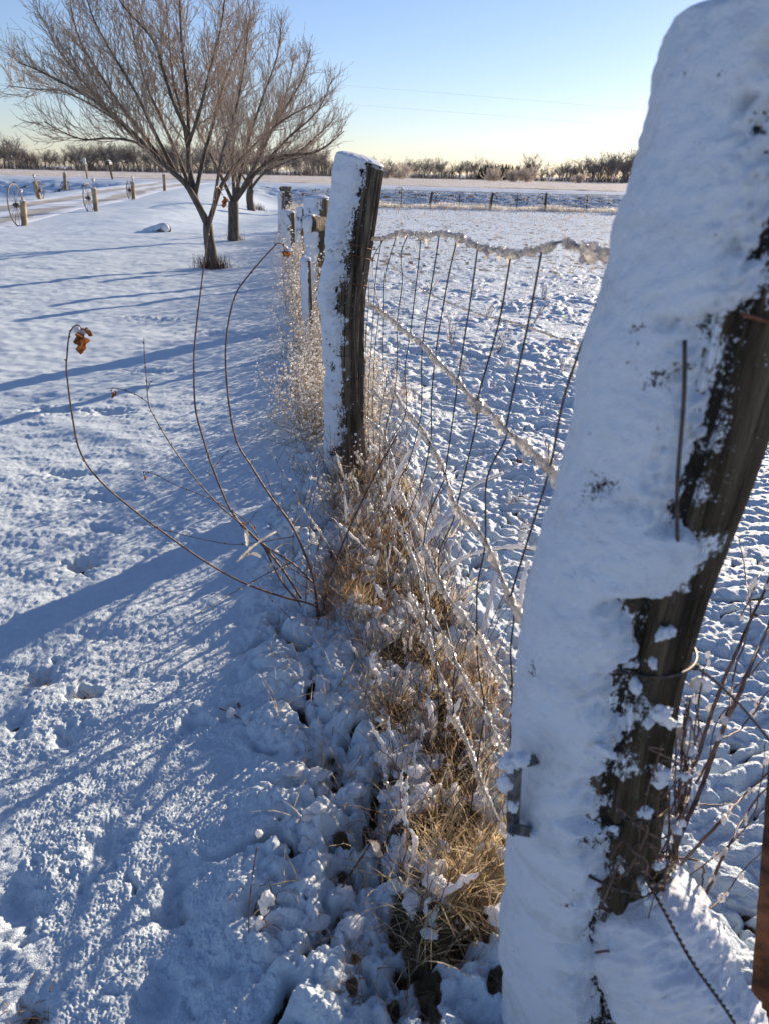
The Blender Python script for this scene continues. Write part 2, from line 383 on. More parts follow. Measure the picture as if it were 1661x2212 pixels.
for px, py, rad, dep, br in ((175, 1213, .045, .05, 1), (90, 1452, .035, .035, .8), (178, 1490, .03, .045, 1), (32, 1560, .035, .03, .6), (410, 1562, .028, .03, .5),
        (235, 1078, .09, .035, 0), (150, 1030, .08, .03, .3), (240, 888, .12, .035, 0), (120, 885, .12, .035, 0), (215, 1140, .07, .02, 0), (145, 1590, .03, .03, .3),
        (370, 1960, .03, .035, .4), (340, 2150, .04, .03, 0), (225, 1835, .04, .03, .3), (30, 1950, .05, .03, 0), (385, 1895, .03, .03, .3), (60, 2180, .03, .04, .8), (560, 1970, .03, .04, .7),
        (395, 1165, .06, .015, 0), (330, 690, .2, .03, 0), (480, 720, .2, .03, 0), (330, 800, .15, .03, 0), (590, 730, .15, .03, .0), (715, 1640, .05, .06, 1), (730, 1690, .04, .06, 1), (745, 1900, .06, .06, 1),
        (850, 2010, .03, .08, 1), (800, 1790, .05, .07, 1), (740, 1830, .05, .05, 1), (770, 2080, .03, .06, 1), (850, 2170, .035, .06, 1), (705, 2020, .03, .05, 1), (760, 2160, .03, .05, 1), (990, 2080, .03, .06, .9), (600, 1360, .03, .04, .7), (640, 1330, .03, .04, .4), (905, 1880, .05, .06, 1)):
    q = gp(px, py); HOLES.append((q[0], q[1], rad, dep, br))
def detail(x, y, hf=True):
    r = np.hypot(x, y); s = x-fx(y)
    wob = .10*noise2(x*2.1, y*1.3, 31)+.05*noise2(x*6, y*6, 32)
    near = 1-sstep(1.6, 4.0, y)
    left_edge = -.32-.17*near
    ws = sstep(left_edge-.14, left_edge+.14, s+wob)*(1-sstep(.15, .55, s+wob))*(1-sstep(30, 40, y))
    wr = sstep(.15, .5, s+wob); wl = 1-sstep(left_edge-.15, left_edge+.1, s+wob)
    calm = 1-sstep(2.2, 4.5, np.abs(x-DXC))*1.0
    calm = np.where(y > 14, calm, 0)
    flat = (1-sstep(56, 58, y))
    fade = lambda wl_, k=1.: 1-sstep(wl_*90*k, wl_*220*k, r)
    # lawn: long soft drifts, ripples and grain
    L = .028*noise2(x*.55, y*.8, 1)+.015*noise2(x*1.6, y*2.6, 2)*fade(.5)+.010*noise2(x*4.2, y*6.5, 3)*fade(.2)+.0055*noise2(x*11, y*15, 4)*fade(.12)
    Sg = 0
    if hf: Sg = .0030*noise2(x*44, y*44, 5)*fade(.035)+.0034*np.abs(noise2(x*95, y*95, 6))*fade(.03)+.0028*noise2(x*190, y*190, 7)*fade(.015)
    b1 = np.abs(noise2(x*5.2, y*5.2, 8)); b2 = np.abs(noise2(x*12, y*12, 9)); b3 = np.abs(noise2(x*29, y*29, 10))
    St = .085*(b1-.15)+.050*(b2-.15)+.022*(b3-.15)*fade(.06)+.006*noise2(x*60, y*60, 11)*fade(.03)
    pit = (1-sstep(.03, .12, b1))*sstep(.0, .25, noise2(x*6.5, y*6.5, 12)+.4*noise2(x*21, y*21, 13))
    St = St+.03-.065*pit
    c1 = np.abs(noise2(x*4.6+1.4*noise2(x*2.2, y*3, 20), y*7.8+1.1*noise2(x*3, y*2.5, 28), 14)); c2 = np.abs(noise2(x*12+noise2(x*5, y*5, 29), y*19, 15))
    rf = (1-sstep(5, 26, r))
    vr = .45+.55*sstep(-.35, .35, noise2(x*.9, y*.9, 26)+.5*noise2(x*2.7, y*2.2, 27))
    Rt = (.064*(c1-.2)+.028*(c2-.2)*fade(.1)+.007*noise2(x*40, y*44, 25)*fade(.04))*(.25+.75*rf)*vr+.02*noise2(x*1.1, y*1.1, 16)+.02*noise2(x*.4, y*.7, 17)
    pr = (1-sstep(.03, .10, c1))*sstep(.02, .25, noise2(x*4.5, y*6, 18)+.5*noise2(x*22, y*22, 19))
    Rt = Rt-.03*pr*fade(.15)*(1-sstep(2.5, 8, y)*.6)
    z = (wl*L+ws*St+wr*Rt+Sg)
    core = sstep(-.22, -.10, s+wob)*(1-sstep(.10, .22, s+wob))*(1-sstep(3.0, 3.6, y))*sstep(-.12, .22, noise2(x*8, y*8, 63)+.4*noise2(x*26, y*26, 64))
    z = z-.02*core
    bare = np.maximum(ws*pit*.95, core*.95)+wr*pr*(.85-.35*sstep(3, 8, y)-.1*sstep(8, 30, y))
    bare = np.maximum(bare, wr*sstep(7, 14, y)*sstep(.12, .42, noise2(x*7, y*3.2, 65)+.5*noise2(x*2, y*1.2, 66))*.62)
    # mown edge with tufts showing beside the fence
    wobh = noise2(x*17, y*17, 60)+.7*noise2(x*45, y*45, 61)
    for hx, hy, rad, dep, br in HOLES:
        d = np.hypot((x-hx), (y-hy)*(.8 if rad < .07 else 2.2))*(1+.55*wobh)
        kk = d < rad*2.5
        if not np.any(kk): continue
        e = np.where(kk, np.exp(-(d/rad)**2*1.2), 0); z = z-dep*e; bare = np.maximum(bare, br*sstep(.62, .98, e)*(.75+.5*wobh))
    bank = sstep(51.5, 53.5, y)*(1-sstep(55, 56.5, y))*(1-calm)
    bare = np.maximum(bare, bank*sstep(.10, .30, noise2(x*1.6, y*3.0, 22)+.4*noise2(x*5, y*6, 23))*.62)
    z = z + .06*bank*noise2(x*1.5, y*2, 24)
    drift = sstep(.12, .3, np.abs(z))*0
    return (z*(1-.8*calm)*flat), bare*(1-calm)*flat
def grid_mesh(name, X, Y, Z, mat_, attr=None):
    nr, nc = X.shape; mb = MB(); i = np.arange(nr-1)[:, None]*nc; j = np.arange(nc-1)[None]
    mb.add(np.stack([X, Y, Z], -1).reshape(-1, 3), None, np.stack([i+j, i+j+1, i+nc+j+1, i+nc+j], -1).reshape(-1, 4))
    return mb.build(name, mat_, None, True, attr)
th = np.concatenate([np.linspace(-180, -60, 60, endpoint=False), np.linspace(-60, -34, 90, endpoint=False), np.linspace(-34, 33, 700, endpoint=False), np.linspace(33, 60, 90, endpoint=False), np.linspace(60, 180, 60)])*math.pi/180
rr_ = np.concatenate([[.02, .15, .3], np.geomspace(.42, 6, 1300, endpoint=False), np.geomspace(6, 66, 620, endpoint=False), np.geomspace(66, 6000, 50)])
TH, RR = np.meshgrid(th, rr_); X = RR*np.sin(TH); Y = RR*np.cos(TH)
dz, bare = detail(X, Y)
Z = base_z(X, Y)+dz
Z = np.where((Y > 58) , Z-.06, Z)
Z = Z-.10*(1-sstep(1.6, 1.95, np.abs(X-DXC-.6*np.sin(Y*.09))))*sstep(14.2, 15, Y)*(1-sstep(57, 58, Y))
# the culvert mouth and fence pits sit below
tag(grid_mesh('snow_ground', X, Y, Z, M['ground'], {'bare': bare.ravel()}), kind='structure')
def gz(x, y):
    d, _ = detail(np.atleast_1d(np.asarray(x, float)), np.atleast_1d(np.asarray(y, float)), False)
    return base_z(np.atleast_1d(x), np.atleast_1d(y))+d
def gz1(x, y): return float(gz(x, y)[0])
# road, field, driveway
x = np.linspace(-160, 160, 640); y = np.linspace(57.3, 66.5, 40); X, Y = np.meshgrid(x, y)
zz = road_z(X)+.02+.03*noise2(X*.3, Y*1.5, 40)+.02*noise2(X*1.1, Y*3, 41)
zz -= np.maximum(0, 58.2-Y)*.35
tag(grid_mesh('road', X, Y, zz, M['snow']), kind='structure')
x = np.linspace(-330, 330, 700); y = 66.3+(np.linspace(0, 1, 240)**1.7)*700; X, Y = np.meshgrid(x, y)
zf = base_z(X, np.maximum(Y, 66.01))+.03+.10*np.abs(noise2(X*.8, Y*.9, 42))+.06*noise2(X*.05, Y*.04, 43)
zf = np.where(Y < 66.6, zf-.06, zf)
tag(grid_mesh('stubble_field', X, Y, zf, M['field']), kind='structure')
x = np.linspace(-2.1, 2.1, 50); y = np.linspace(14, 58.6, 260); U, Y = np.meshgrid(x, y); X = DXC+.6*np.sin(Y*.09)+U
dzz, _ = detail(X, Y); zz = base_z(X, Y)+dzz*1.0+.008-.02*np.exp(-((np.abs(U)-.85)/.4)**2)+.02*noise2(X*1.3,Y*.6,45)-.05*sstep(1.7, 2.1, np.abs(U))
track = np.exp(-((np.abs(U)-.85)/.5)**2)*(.52+.5*noise2(X*.5, Y*.22, 44))+.10
tag(grid_mesh('driveway', X, Y, zz, M['drive'], {'bare': (track*(1-sstep(1.5, 2.0, np.abs(U)))).ravel()}), kind='structure')

# ---------------------------------------------------------------- posts
def axis_pts(ctrl, n):
    P = np.array([at(*c[:3]) for c in ctrl]); o = np.argsort(P[:, 2]); P = P[o]
    z = np.linspace(P[0, 2], P[-1, 2], n)
    return np.stack([np.interp(z, P[:, 2], P[:, 0]), np.interp(z, P[:, 2], P[:, 1]), z], -1)
def smooth_axis(P, k):
    Q = P.copy()
    for _ in range(k): Q[1:-1] = (Q[:-2]+Q[1:-1]*2+Q[2:])/4
    return Q
RM = np.array(Matrix.Rotation(.7, 3, 'X')@Matrix.Rotation(.9, 3, 'Y')@Matrix.Rotation(.5, 3, 'Z'))
def ringmesh(mb, P, Rad):
    n, m = Rad.shape; ph = np.linspace(-math.pi, math.pi, m, endpoint=False)
    V = P[:, None, :]+Rad[..., None]*np.stack([np.sin(ph), -np.cos(ph), 0*ph], -1)[None]
    i = np.arange(n-1)[:, None]*m; j = np.arange(m)[None]; j2 = (j+1) % m
    Q = np.stack([i+j, i+j2, i+m+j2, i+m+j], -1).reshape(-1, 4)
    V = np.vstack([V.reshape(-1, 3), V[-1].mean(0)]); jj = np.arange(m)
    mb.add(V, np.stack([(n-1)*m+jj, (n-1)*m+(jj+1) % m, np.full(m, n*m)], -1), Q)
def wood_mb(P, rfun, m=96, seed=0, crack=.09, slant=0.0, ab=None, al=-2.7):
    n = len(P); ph = np.linspace(-math.pi, math.pi, m, endpoint=False); z = P[:, 2]
    A, Zz = np.meshgrid(ph, z)
    p = np.stack([np.sin(A)*2.2, np.cos(A)*2.2, Zz*1.1], -1)+seed*7.3
    rad = rfun(z)[:, None]*(1+.05*noise3(p, seed)+crack*noise3(p*np.array([4.5, 4.5, .9]), seed+1)*.6-crack*.8*sstep(.35, .8, noise3(p*np.array([8, 8, .8]), seed+2)))
    edge = sstep(z[-1]+.001, z[-1]-.012, Zz); rad = rad*(.9+.1*edge)
    mb = MB(); Pw = P.copy(); ringmesh(mb, Pw, rad)
    if ab is not None:
        abz = np.interp(Zz, ab[0], ab[1]); q = np.stack([np.sin(A)*.09, -np.cos(A)*.09, Zz], -1)
        cv = .60*sstep(-.6, .15, (abz-A)+.35*noise3(q*22, 3)+.25*noise3(q*60, 4))*sstep(-.75, .15, (A-al)); cv = np.maximum(cv, sstep(z[-1]-.02, z[-1], Zz)*.8)
        mb.cov = np.append(cv.ravel(), 1.0)
    if slant:
        V = mb.V[0]; k = sstep(z[-1]-.12, z[-1], V[:, 2]); V[:, 2] -= slant*k*(V[:, 0]-P[-1, 0])/rfun(z)[-1]
    return mb
def coat_mb(P, rfun, thick, ab, al=-2.9, m=160, seed=0, cap=.03, rough=.006, edgew=.35, nb=.30, slant=0., lump=.35):
    n = len(P); ph = np.linspace(-math.pi, math.pi, m, endpoint=False)
    nc = 18; z = P[:, 2]
    Pc = np.vstack([P, np.repeat(P[-1:], nc, 0)]); capu = np.linspace(.06, 1, nc)*math.pi/2
    A, I = np.meshgrid(ph, np.arange(n+nc)); Zv = np.concatenate([z, np.full(nc, z[-1])])[:, None]+0*A
    r = np.concatenate([rfun(z), np.full(nc, rfun(z)[-1])])[:, None]+0*A
    capw = np.concatenate([np.zeros(n), np.sin(capu)])[:, None]; capc = np.concatenate([np.ones(n), np.cos(capu)])[:, None]
    q = (np.stack([np.sin(A)*r, -np.cos(A)*r, Zv+capw*.05], -1)+seed*3.1)@RM
    nz = nb*(noise3(q*14, seed+3)*.8+noise3(q*36, seed+4)*.6+noise3(q*90, seed+5)*.6+noise3(q*200, seed+15)*.5)
    abz = np.interp(Zv, ab[0], ab[1])
    mask = sstep(-edgew, edgew, (abz-A)+nz)*sstep(-edgew, edgew, (A-al)+nz)
    mask = np.maximum(mask, sstep(z[-1]-.02, z[-1]+.0, Zv)*(capw > 0))
    T = thick(Zv, A)
    t = T*(mask*(1+lump*noise3(q*9, seed+6)+.15*noise3(q*24, seed+9)))-.007*(1-mask)
    hf = noise3(q*130, seed+7)*rough*.6+np.abs(noise3(q*60, seed+8))*rough
    rad = (r+t+hf*np.clip(mask*1.5, 0, 1))*capc
    st = noise3(q*np.array([9, 9, 22]), seed+20)+.6*noise3(q*45, seed+21)
    zone = sstep(1.5, .1, abz-A)
    cov = np.clip(mask*2.4, .25, 1)-.50*zone*sstep(.1, .9, st)-.10*sstep(.4, 1.2, st); cov = np.where(capw > .05, 1, cov)
    Pz = Pc.copy(); mb = MB(); ringmesh(mb, Pz, np.maximum(rad, .001)); mb.cov = np.append(cov.ravel(), 1.0)
    V = mb.V[0]; lift = np.concatenate([np.zeros(n), cap*np.sin(capu)]); lv = np.repeat(lift, m); V[:len(lv), 2] += lv; V[-1, 2] = V[-2, 2]
    V[:len(lv), 2] += .4*rough*noise3(V[:len(lv)]*60, seed+11)*(lv > 0)
    if slant:
        k = sstep(z[-1]-.12, z[-1], V[:, 2]); V[:, 2] -= slant*k*np.clip((V[:, 0]-P[-1, 0])/rfun(z)[-1], -1.3, 1.3)
    return mb
def bound(ax, rad, pts):
    out = []
    for px, py in pts:
        d = ray(px, py); d = d/np.linalg.norm(d); t0 = .9*ax[0, 1]; c = None
        z = CAM[2]+d[2]*ax[0, 1]/d[1]
        for _ in range(4):
            cx = np.interp(z, ax[:, 2], ax[:, 0]); cy = np.interp(z, ax[:, 2], ax[:, 1])
            ox, oy = CAM[0]-cx, CAM[1]-cy; a = d[0]**2+d[1]**2; b = ox*d[0]+oy*d[1]; cc = ox*ox+oy*oy-rad*rad; disc = b*b-a*cc
            t = (-b-math.sqrt(disc))/a if disc > 0 else -b/a
            p = CAM+d*t; z = p[2]
        out.append((z, math.atan2(p[0]-cx, -(p[1]-cy))))
    out.sort(); return [o[0] for o in out], [o[1] for o in out]
# nearest post (blurred, right)
NB = [(1225, 2330, .80), (1238, 2150, .80), (1275, 1800, .80), (1303, 1500, .80), (1352, 1300, .80), (1437, 1040, .80), (1530, 700, .80), (1640, 350, .80), (1740, 60, .80)]
P = smooth_axis(axis_pts(NB, 420), 60); P[:, 2] = np.linspace(-.1, 1.483, 420)
near_ax = P.copy()
near_post = empty('fence_post', (P[0, 0], P[0, 1], 0), 'largest fence post filling the right side, plastered with thick snow on its left face', 'fence post')
nr = lambda z: .094-.006*(np.asarray(z)/1.5)
abz = bound(near_ax, .100, [(1655, 300), (1640, 383), (1604, 460), (1594, 511), (1612, 577), (1615, 640), (1560, 676), (1470, 684), (1500, 712), (1520, 745), (1492, 843), (1492, 894), (1441, 1011), (1424, 1088), (1450, 1140), (1540, 1172), (1540, 1200), (1466, 1276), (1330, 1290), (1345, 1350), (1339, 1423), (1295, 1492), (1305, 1521), (1339, 1570), (1330, 1640), (1240, 1682), (1285, 1735), (1255, 1765), (1310, 1790), (1290, 1863), (1275, 1951), (1262, 2035), (1290, 2070), (1245, 2108), (1320, 2206)])
thk = lambda z, a: .028*(.55+.45*np.cos(a+1.2))+.004
wm = wood_mb(P, nr, 240, 1, .16, 0, abz); rel(wm, near_post).build('post', M['nearwood'], near_post, True, {'cov': wm.cov})
wm = coat_mb(P, nr, thk, abz, -2.7, 380, 2, .022, .0032, .30, .20, 0, .24); rel(wm, near_post).build('snow_coating', M['coat'], near_post, True, {'cov': wm.cov})
def around(ax, z0, rad, a0, a1, n=40, slope=0., rough=0.):
    a = np.linspace(a0, a1, n); zz_ = z0+slope*(a-a0)
    cx = np.interp(zz_, ax[:, 2], ax[:, 0]); cy = np.interp(zz_, ax[:, 2], ax[:, 1])
    return np.stack([cx+rad*np.sin(a), cy-rad*np.cos(a), zz_+rs.randn(n)*rough], -1)
def wirepart(name, parent, P, r, mat_, sides=6):
    mb = MB(); mb.tube(P, r, sides); return rel(mb, parent).build(name, mat_, parent)
wirepart('wire_wrap', near_post, around(near_ax, 1.238, .0965, -.15, 1.6, slope=-.022), .0022, M['rust'])
wirepart('wire_wrap', near_post, around(near_ax, 1.262, .0965, .6, 1.6, slope=-.018), .0018, M['rust'])
wirepart('wire_wrap', near_post, around(near_ax, .835, .0965, -.7, 1.55, slope=-.012), .0022, M['wire'])
wirepart('wire_wrap', near_post, around(near_ax, .60, .0965, .1, 1.6, slope=-.03), .0020, M['wire'])
wirepart('wire_wrap', near_post, around(near_ax, .505, .108, -.3, 1.5, slope=-.05), .0022, M['wire'])
wirepart('wire_rod', near_post, catmull([at(1478, 735, .685), at(1476, 860, .685), at(1462, 1050, .688), at(1462, 1200, .69), at(1452, 1310, .69)], 8), .0022, M['wire'])
# bracket
mb = MB()
for a, b in (((1112, 1652), (1160, 1640)), ((1108, 1790), (1163, 1800)), ((1112, 1652), (1106, 1795))):
    p, q = at(a[0], a[1], .70), at(b[0], b[1], .74); mb.tube(np.linspace(p, q, 6), .0088, 4)
rel(mb, near_post).build('latch_bracket', M['metal'], near_post, False)
lumps('snow_lump', M['snow'], near_post, [at(1100, 1648, .705), at(1092, 1690, .71), at(1125, 1640, .70), at(1108, 1740, .715), at(1150, 1800, .72)], [[.013, .012, .010], [.010, .010, .013], [.012, .01, .009], [.007, .007, .010], [.009, .009, .007]], ICO3, .35, 2.5)

# middle post
MBX = [(772, 1090, 3.3), (752, 1000, 3.3), (745, 900, 3.3), (747, 750, 3.3), (748, 640, 3.3), (757, 560, 3.3), (772, 450, 3.3), (785, 350, 3.3)]
P = smooth_axis(axis_pts([(x_+2, y_, d_) for x_, y_, d_ in MBX], 300), 40); mid_ax = P.copy()
P[0, 2] = -.1
mid = empty('fence_post', (P[0, 0], P[0, 1], 0), 'tall weathered wooden post in the middle, leaning right with snow down its left side', 'fence post')
mr = lambda z: .0765+.004*np.cos(np.asarray(z)*5)
thm = lambda z, a: (.020+.012*sstep(.3, 1.0, z))*(.5+.5*np.cos(a+1.3))+.004+.022*np.exp(-((z-.86)/.09)**2)*(.5+.5*np.cos(a+1.35))+.004*noise2(z*14, a*1, 9)
mab = bound(mid_ax, .080, [(792, 340), (780, 380), (772, 411), (764, 440), (756, 472), (748, 498), (740, 540), (735, 565), (742, 590), (730, 620), (726, 650), (735, 690), (735, 730), (728, 760), (738, 800), (735, 850), (735, 900), (733, 960), (735, 1010)])
wm = wood_mb(P, mr, 200, 3, .20, .02, mab); rel(wm, mid).build('post', M['postwood'], mid, True, {'cov': wm.cov})
wm = coat_mb(P, mr, thm, mab, -2.6, 260, 4, .024, .004, .26, .22, .02, .36); rel(wm, mid).build('snow_coating', M['coat'], mid, True, {'cov': wm.cov})
for z0, a0, a1, sl, mt in ((1.085, -.1, 1.3, -.02, 'rust'), (1.045, -.15, 1.4, -.02, 'rust'), (.93, .0, 1.5, -.015, 'rust'), (.74, -.1, 1.2, 0, 'wire'), (.62, -.5, 1.2, .0, 'wire'), (.5, -.2, 1.2, .02, 'wire'), (.36, 0, 1.2, .0, 'wire')):
    wirepart('wire_wrap', mid, around(mid_ax, z0, .083, a0, a1, slope=sl, rough=.001), .002, M[mt])
for k in range(9):
    a = .55+.09*k; zt = 1.0-.03*k; n = 14
    Q = np.array([around(mid_ax, z, .086+.006*rs.rand(), a+.12*math.sin(z*6+k), a+.1, 2)[0] for z in np.linspace(zt, .25+.1*rs.rand(), n)])
    wirepart('loose_wire', mid, catmull(Q, 4), .0016, M['wire'], 4)

# farther posts on the line: (x, top y, base y, Y, radius, lean px, thick)
def line_post(px, ty, bx, by, Y, rad, lab, snow=1.0, name='fence_post', ab=.0, th=None, cap=.02, m=64):
    p1 = at(px, ty, Y); p0 = at(bx, by, Y); gzz = gz1(p0[0], Y)
    n = 90; z = np.linspace(gzz-.08, p1[2], n); t = (z-gzz)/(p1[2]-gzz)
    P = np.stack([p0[0]+(p1[0]-p0[0])*t, np.full(n, Y), z], -1)
    o = empty(name, (p0[0], Y, gzz), lab, 'fence post')
    rf = lambda zz_: rad*(1+.05*np.sin(np.asarray(zz_)*9+px))
    wm = wood_mb(P, rf, m, int(px) % 17, .14, 0, ([-2, 3], [ab, ab])); rel(wm, o).build('post', M['postwood'], o, True, {'cov': wm.cov})
    T = (th if th else rad*.28)*snow
    wm = coat_mb(P, rf, lambda zz_, a: T*(.5+.5*np.cos(a+1.3))+.003, ([-2, 3], [ab, ab]), -2.7, m+32, int(px) % 13, cap, .004, .26, .22, 0, .4); rel(wm, o).build('snow_coating', M['coat'], o, True, {'cov': wm.cov})
    return o
br = line_post(690, 428, 684, 700, 7.4, .092, 'thick snow-capped brace post just behind the leaning middle post', ab=-.05, th=.035, cap=.03, m=80)
log = empty('brace_log', at(675, 480, 7.0), 'short knotty snow-covered log fixed across the thick brace post', 'log')
Pl = np.linspace(at(668, 484, 6.80), at(704, 484, 7.12), 24); mb = MB()
mb.tube(Pl, .068*(1-.12*np.linspace(0, 1, 24)), 28, wob=lambda n, s: 1+.1*noise3(np.stack(np.meshgrid(np.arange(s)*.5, np.arange(n)*.3), -1).repeat(2, -1)[..., :3], 4)); rel(mb, log).build('log', M['postwood'], log)
mb = MB(); blobs(mb, np.array([at(668, 484, 6.785), at(668, 470, 6.9), at(678, 471, 7.0), at(662, 494, 6.84)]), np.array([[.066, .022, .066], [.055, .05, .03], [.05, .06, .03], [.03, .02, .04]]), ICO3, .25, 2.5); rel(mb, log).build('snow_cap', M['snow'], log)
line_post(664, 560, 672, 800, 6.2, .03, 'slim post crusted white below the brace log', ab=.1, th=.02, m=48)
line_post(655, 450, 651, 560, 10.5, .050, 'slender snow-sided post left of the thick brace post', ab=-.2, th=.035, m=40)
line_post(629, 458, 634, 590, 11.2, .050, 'dark slender post, right one of the close pair in the frosted weeds', ab=-.3, th=.03, m=40)
line_post(620, 455, 622, 570, 13.0, .055, 'dark slender post, left one of the close pair in the frosted weeds', ab=-.2, th=.03, m=40)
line_post(610, 415, 609, 500, 21.0, .06, 'thin grey post where the weedy fence line meets the vine-covered corner post', ab=.0, th=.04, m=32)
# ---------------------------------------------------------------- woven wire panel
def fp(px, py):                            # fence surface X = fx(Y)
    d = ray(px, py); t = .357/(d[0]+.131*d[1]); p = CAM+d*t; return p
STAYS = [
 [(1330, 551), (1265, 719), (1216, 864), (1187, 1010), (1148, 1138), (1102, 1291), (1110, 1320), (1102, 1404), (1105, 1484), (1102, 1592), (1098, 1700), (1096, 1830)],
 [(1170, 536), (1139, 702), (1104, 864), (1091, 927), (1090, 950), (1050, 1037), (1047, 1172), (1030, 1268), (1029, 1369), (1032, 1440), (1045, 1530), (1036, 1603), (1022, 1700), (1010, 1810)],
 [(1103, 547), (1076, 698), (1030, 864), (1027, 918), (985, 1095), (974, 1134), (949, 1188), (946, 1239), (958, 1275), (960, 1332), (981, 1425), (978, 1477), (979, 1545), (987, 1585), (984, 1690), (985, 1760)],
 [(1031, 532), (1017, 635), (988, 822), (983, 864), (960, 1024), (955, 1044), (924, 1116), (914, 1180), (917, 1206), (931, 1325), (935, 1368), (942, 1437), (947, 1549), (945, 1640)],
 [(987, 511), (967, 601), (950, 698), (939, 774), (931, 864), (931, 936), (928, 958), (913, 1030), (883, 1109), (889, 1170), (915, 1240), (918, 1330), (925, 1440), (921, 1530)],
 [(948, 505), (939, 568), (912, 742), (910, 864), (904, 918), (881, 1001), (859, 1051), (873, 1152), (885, 1230), (890, 1330), (895, 1420)],
 [(908, 509), (903, 572), (885, 723), (874, 800), (875, 893), (837, 968), (842, 1040), (849, 1116), (862, 1220), (868, 1320)],
 [(881, 505), (866, 547), (868, 610), (857, 700), (858, 770), (851, 850), (832, 930), (833, 1010), (838, 1110), (845, 1200)],
 [(857, 505), (832, 593), (829, 677), (828, 770), (833, 830), (822, 900), (820, 980), (824, 1080)],
 [(829, 517), (805, 565), (813, 635), (819, 668), (810, 760), (806, 860), (808, 960), (810, 1030)],
 [(824, 520), (812, 600), (806, 690), (800, 780), (796, 870), (797, 980)],
 [(808, 525), (794, 560), (797, 640), (791, 740), (789, 850), (790, 950)]]
WIRES = [
 [(785, 508), (800, 514), (829, 513), (857, 503), (881, 502), (908, 508), (948, 503), (987, 509), (1031, 531), (1065, 537), (1103, 546), (1135, 543), (1170, 535), (1215, 522), (1260, 535), (1295, 545), (1332, 550), (1400, 572)],
 [(762, 614), (782, 645), (800, 658), (819, 668), (857, 700), (885, 723), (912, 742), (939, 774), (988, 822), (1027, 871), (1060, 890), (1091, 927), (1140, 965), (1187, 1010), (1215, 1040)],
 [(757, 785), (770, 820), (785, 870), (806, 845), (831, 870), (851, 850), (870, 880), (904, 918), (928, 958), (944, 985), (960, 1024), (985, 1095), (1020, 1130), (1050, 1172), (1075, 1230), (1102, 1291), (1140, 1360)],
 [(795, 905), (822, 930), (840, 972), (859, 1051), (876, 1090), (913, 1177), (930, 1215), (958, 1275), (990, 1320), (1030, 1369), (1060, 1425), (1105, 1484)],
 [(800, 985), (824, 1040), (849, 1116), (873, 1160), (900, 1230), (931, 1325), (955, 1370), (981, 1425), (1010, 1480), (1045, 1532), (1070, 1590), (1098, 1640)],
 [(806, 1050), (838, 1110), (862, 1220), (889, 1290), (918, 1350), (942, 1437), (965, 1500), (979, 1545), (1010, 1610), (1036, 1680), (1060, 1740), (1092, 1800)],
 [(820, 1120), (845, 1200), (868, 1310), (895, 1410), (921, 1480), (945, 1560), (970, 1650), (990, 1720), (1010, 1800)]]
fence = empty('wire_fence', (fx(2.0), 2.0, 0), 'woven wire panel with ice-crusted strands between the two nearest posts', 'fence')
def dedup(P):
    P = np.asarray(P); k = [0]
    for i in range(1, len(P)):
        if np.linalg.norm(P[i]-P[k[-1]]) > 1e-4: k.append(i)
    return P[k]
def ice_tube(mb, P, r0, seed, big=1.0, white=False):
    P = dedup(P); L = np.concatenate([[0], np.cumsum(np.linalg.norm(np.diff(P, axis=0), axis=1))]); n = int(L[-1]/.0035)
    s = np.linspace(0, L[-1], n); Q = np.stack([np.interp(s, L, P[:, k]) for k in range(3)], -1)
    env = .50+.55*noise2(s*9, 0*s, seed)+.55*noise2(s*25, 0*s, seed+1)+.35*noise2(s*70, 0*s, seed+2)
    env = np.clip(env, .14, 1.7)*r0*big
    nb2 = int(n*.8); ii = rs.randint(0, n, nb2); rb = env[ii]*(.25+.35*rs.rand(nb2)); blobs(mb, Q[ii]+rs.randn(nb2, 3)*env[ii][:, None]*.55-np.stack([0*rb, 0*rb, env[ii]*.4], -1), rb, ICO1, .3, 2)
    Q2 = Q.copy(); Q2[:, 2] -= env*.25
    off = rs.rand()*50
    def wob(n_, m_):
        a, b = np.meshgrid(np.arange(m_)*.9, np.arange(n_)*.5); return 1+.30*noise3(np.stack([a+off, b, a*0], -1), seed)+.18*noise3(np.stack([a*2+off, b*2, a*0], -1), seed+5)
    # taper at knots
    mb.tube(Q2, env, 10, wob=wob)
    return Q, s
for wi, wpts in enumerate(WIRES):
    W3 = catmull(dedup([fp(*p) for p in wpts]), 8)
    mb = MB(); mb.tube(W3, .0016 if wi else .0019, 6); wo_ = rel(mb, fence).build('line_wire', M['wire'], fence)
    mb = MB(); Q, s = ice_tube(mb, W3, .0108 if wi == 0 else .0118, 50+wi*7)
    ib = rs.rand(int(s[-1]*7))*s[-1]
    for q in ib:                              # icicles hanging from the strand
        p = np.array([np.interp(q, s, Q[:, k]) for k in range(3)]); l = .010+.022*rs.rand()**2
        mb.tube(np.stack([p+[0, 0, -.003], p+[0, 0, -l*.4], p+[.001, 0, -l*.8], p+[.001, 0, -l]]), [.006, .0045, .0025, .0006], 6)
    io = rel(mb, fence).build('ice_crust', M['ice'], None); io.parent = wo_
for si, sp in enumerate(STAYS):
    S3 = catmull(dedup([fp(*p) for p in sp]), 6); Rw = .0017
    mb = MB(); mb.tube(S3, Rw, 6)
    for p in [fp(*q) for q in sp]:
        if any(min(np.hypot(p_[0]-proj(p)[0], p_[1]-proj(p)[1]) for p_ in W) < 9 for W in WIRES):
            blobs(mb, [p], [.0052], ICO1, .2, 2)
    rel(mb, fence).build('stay_wire', M['wire'], fence)
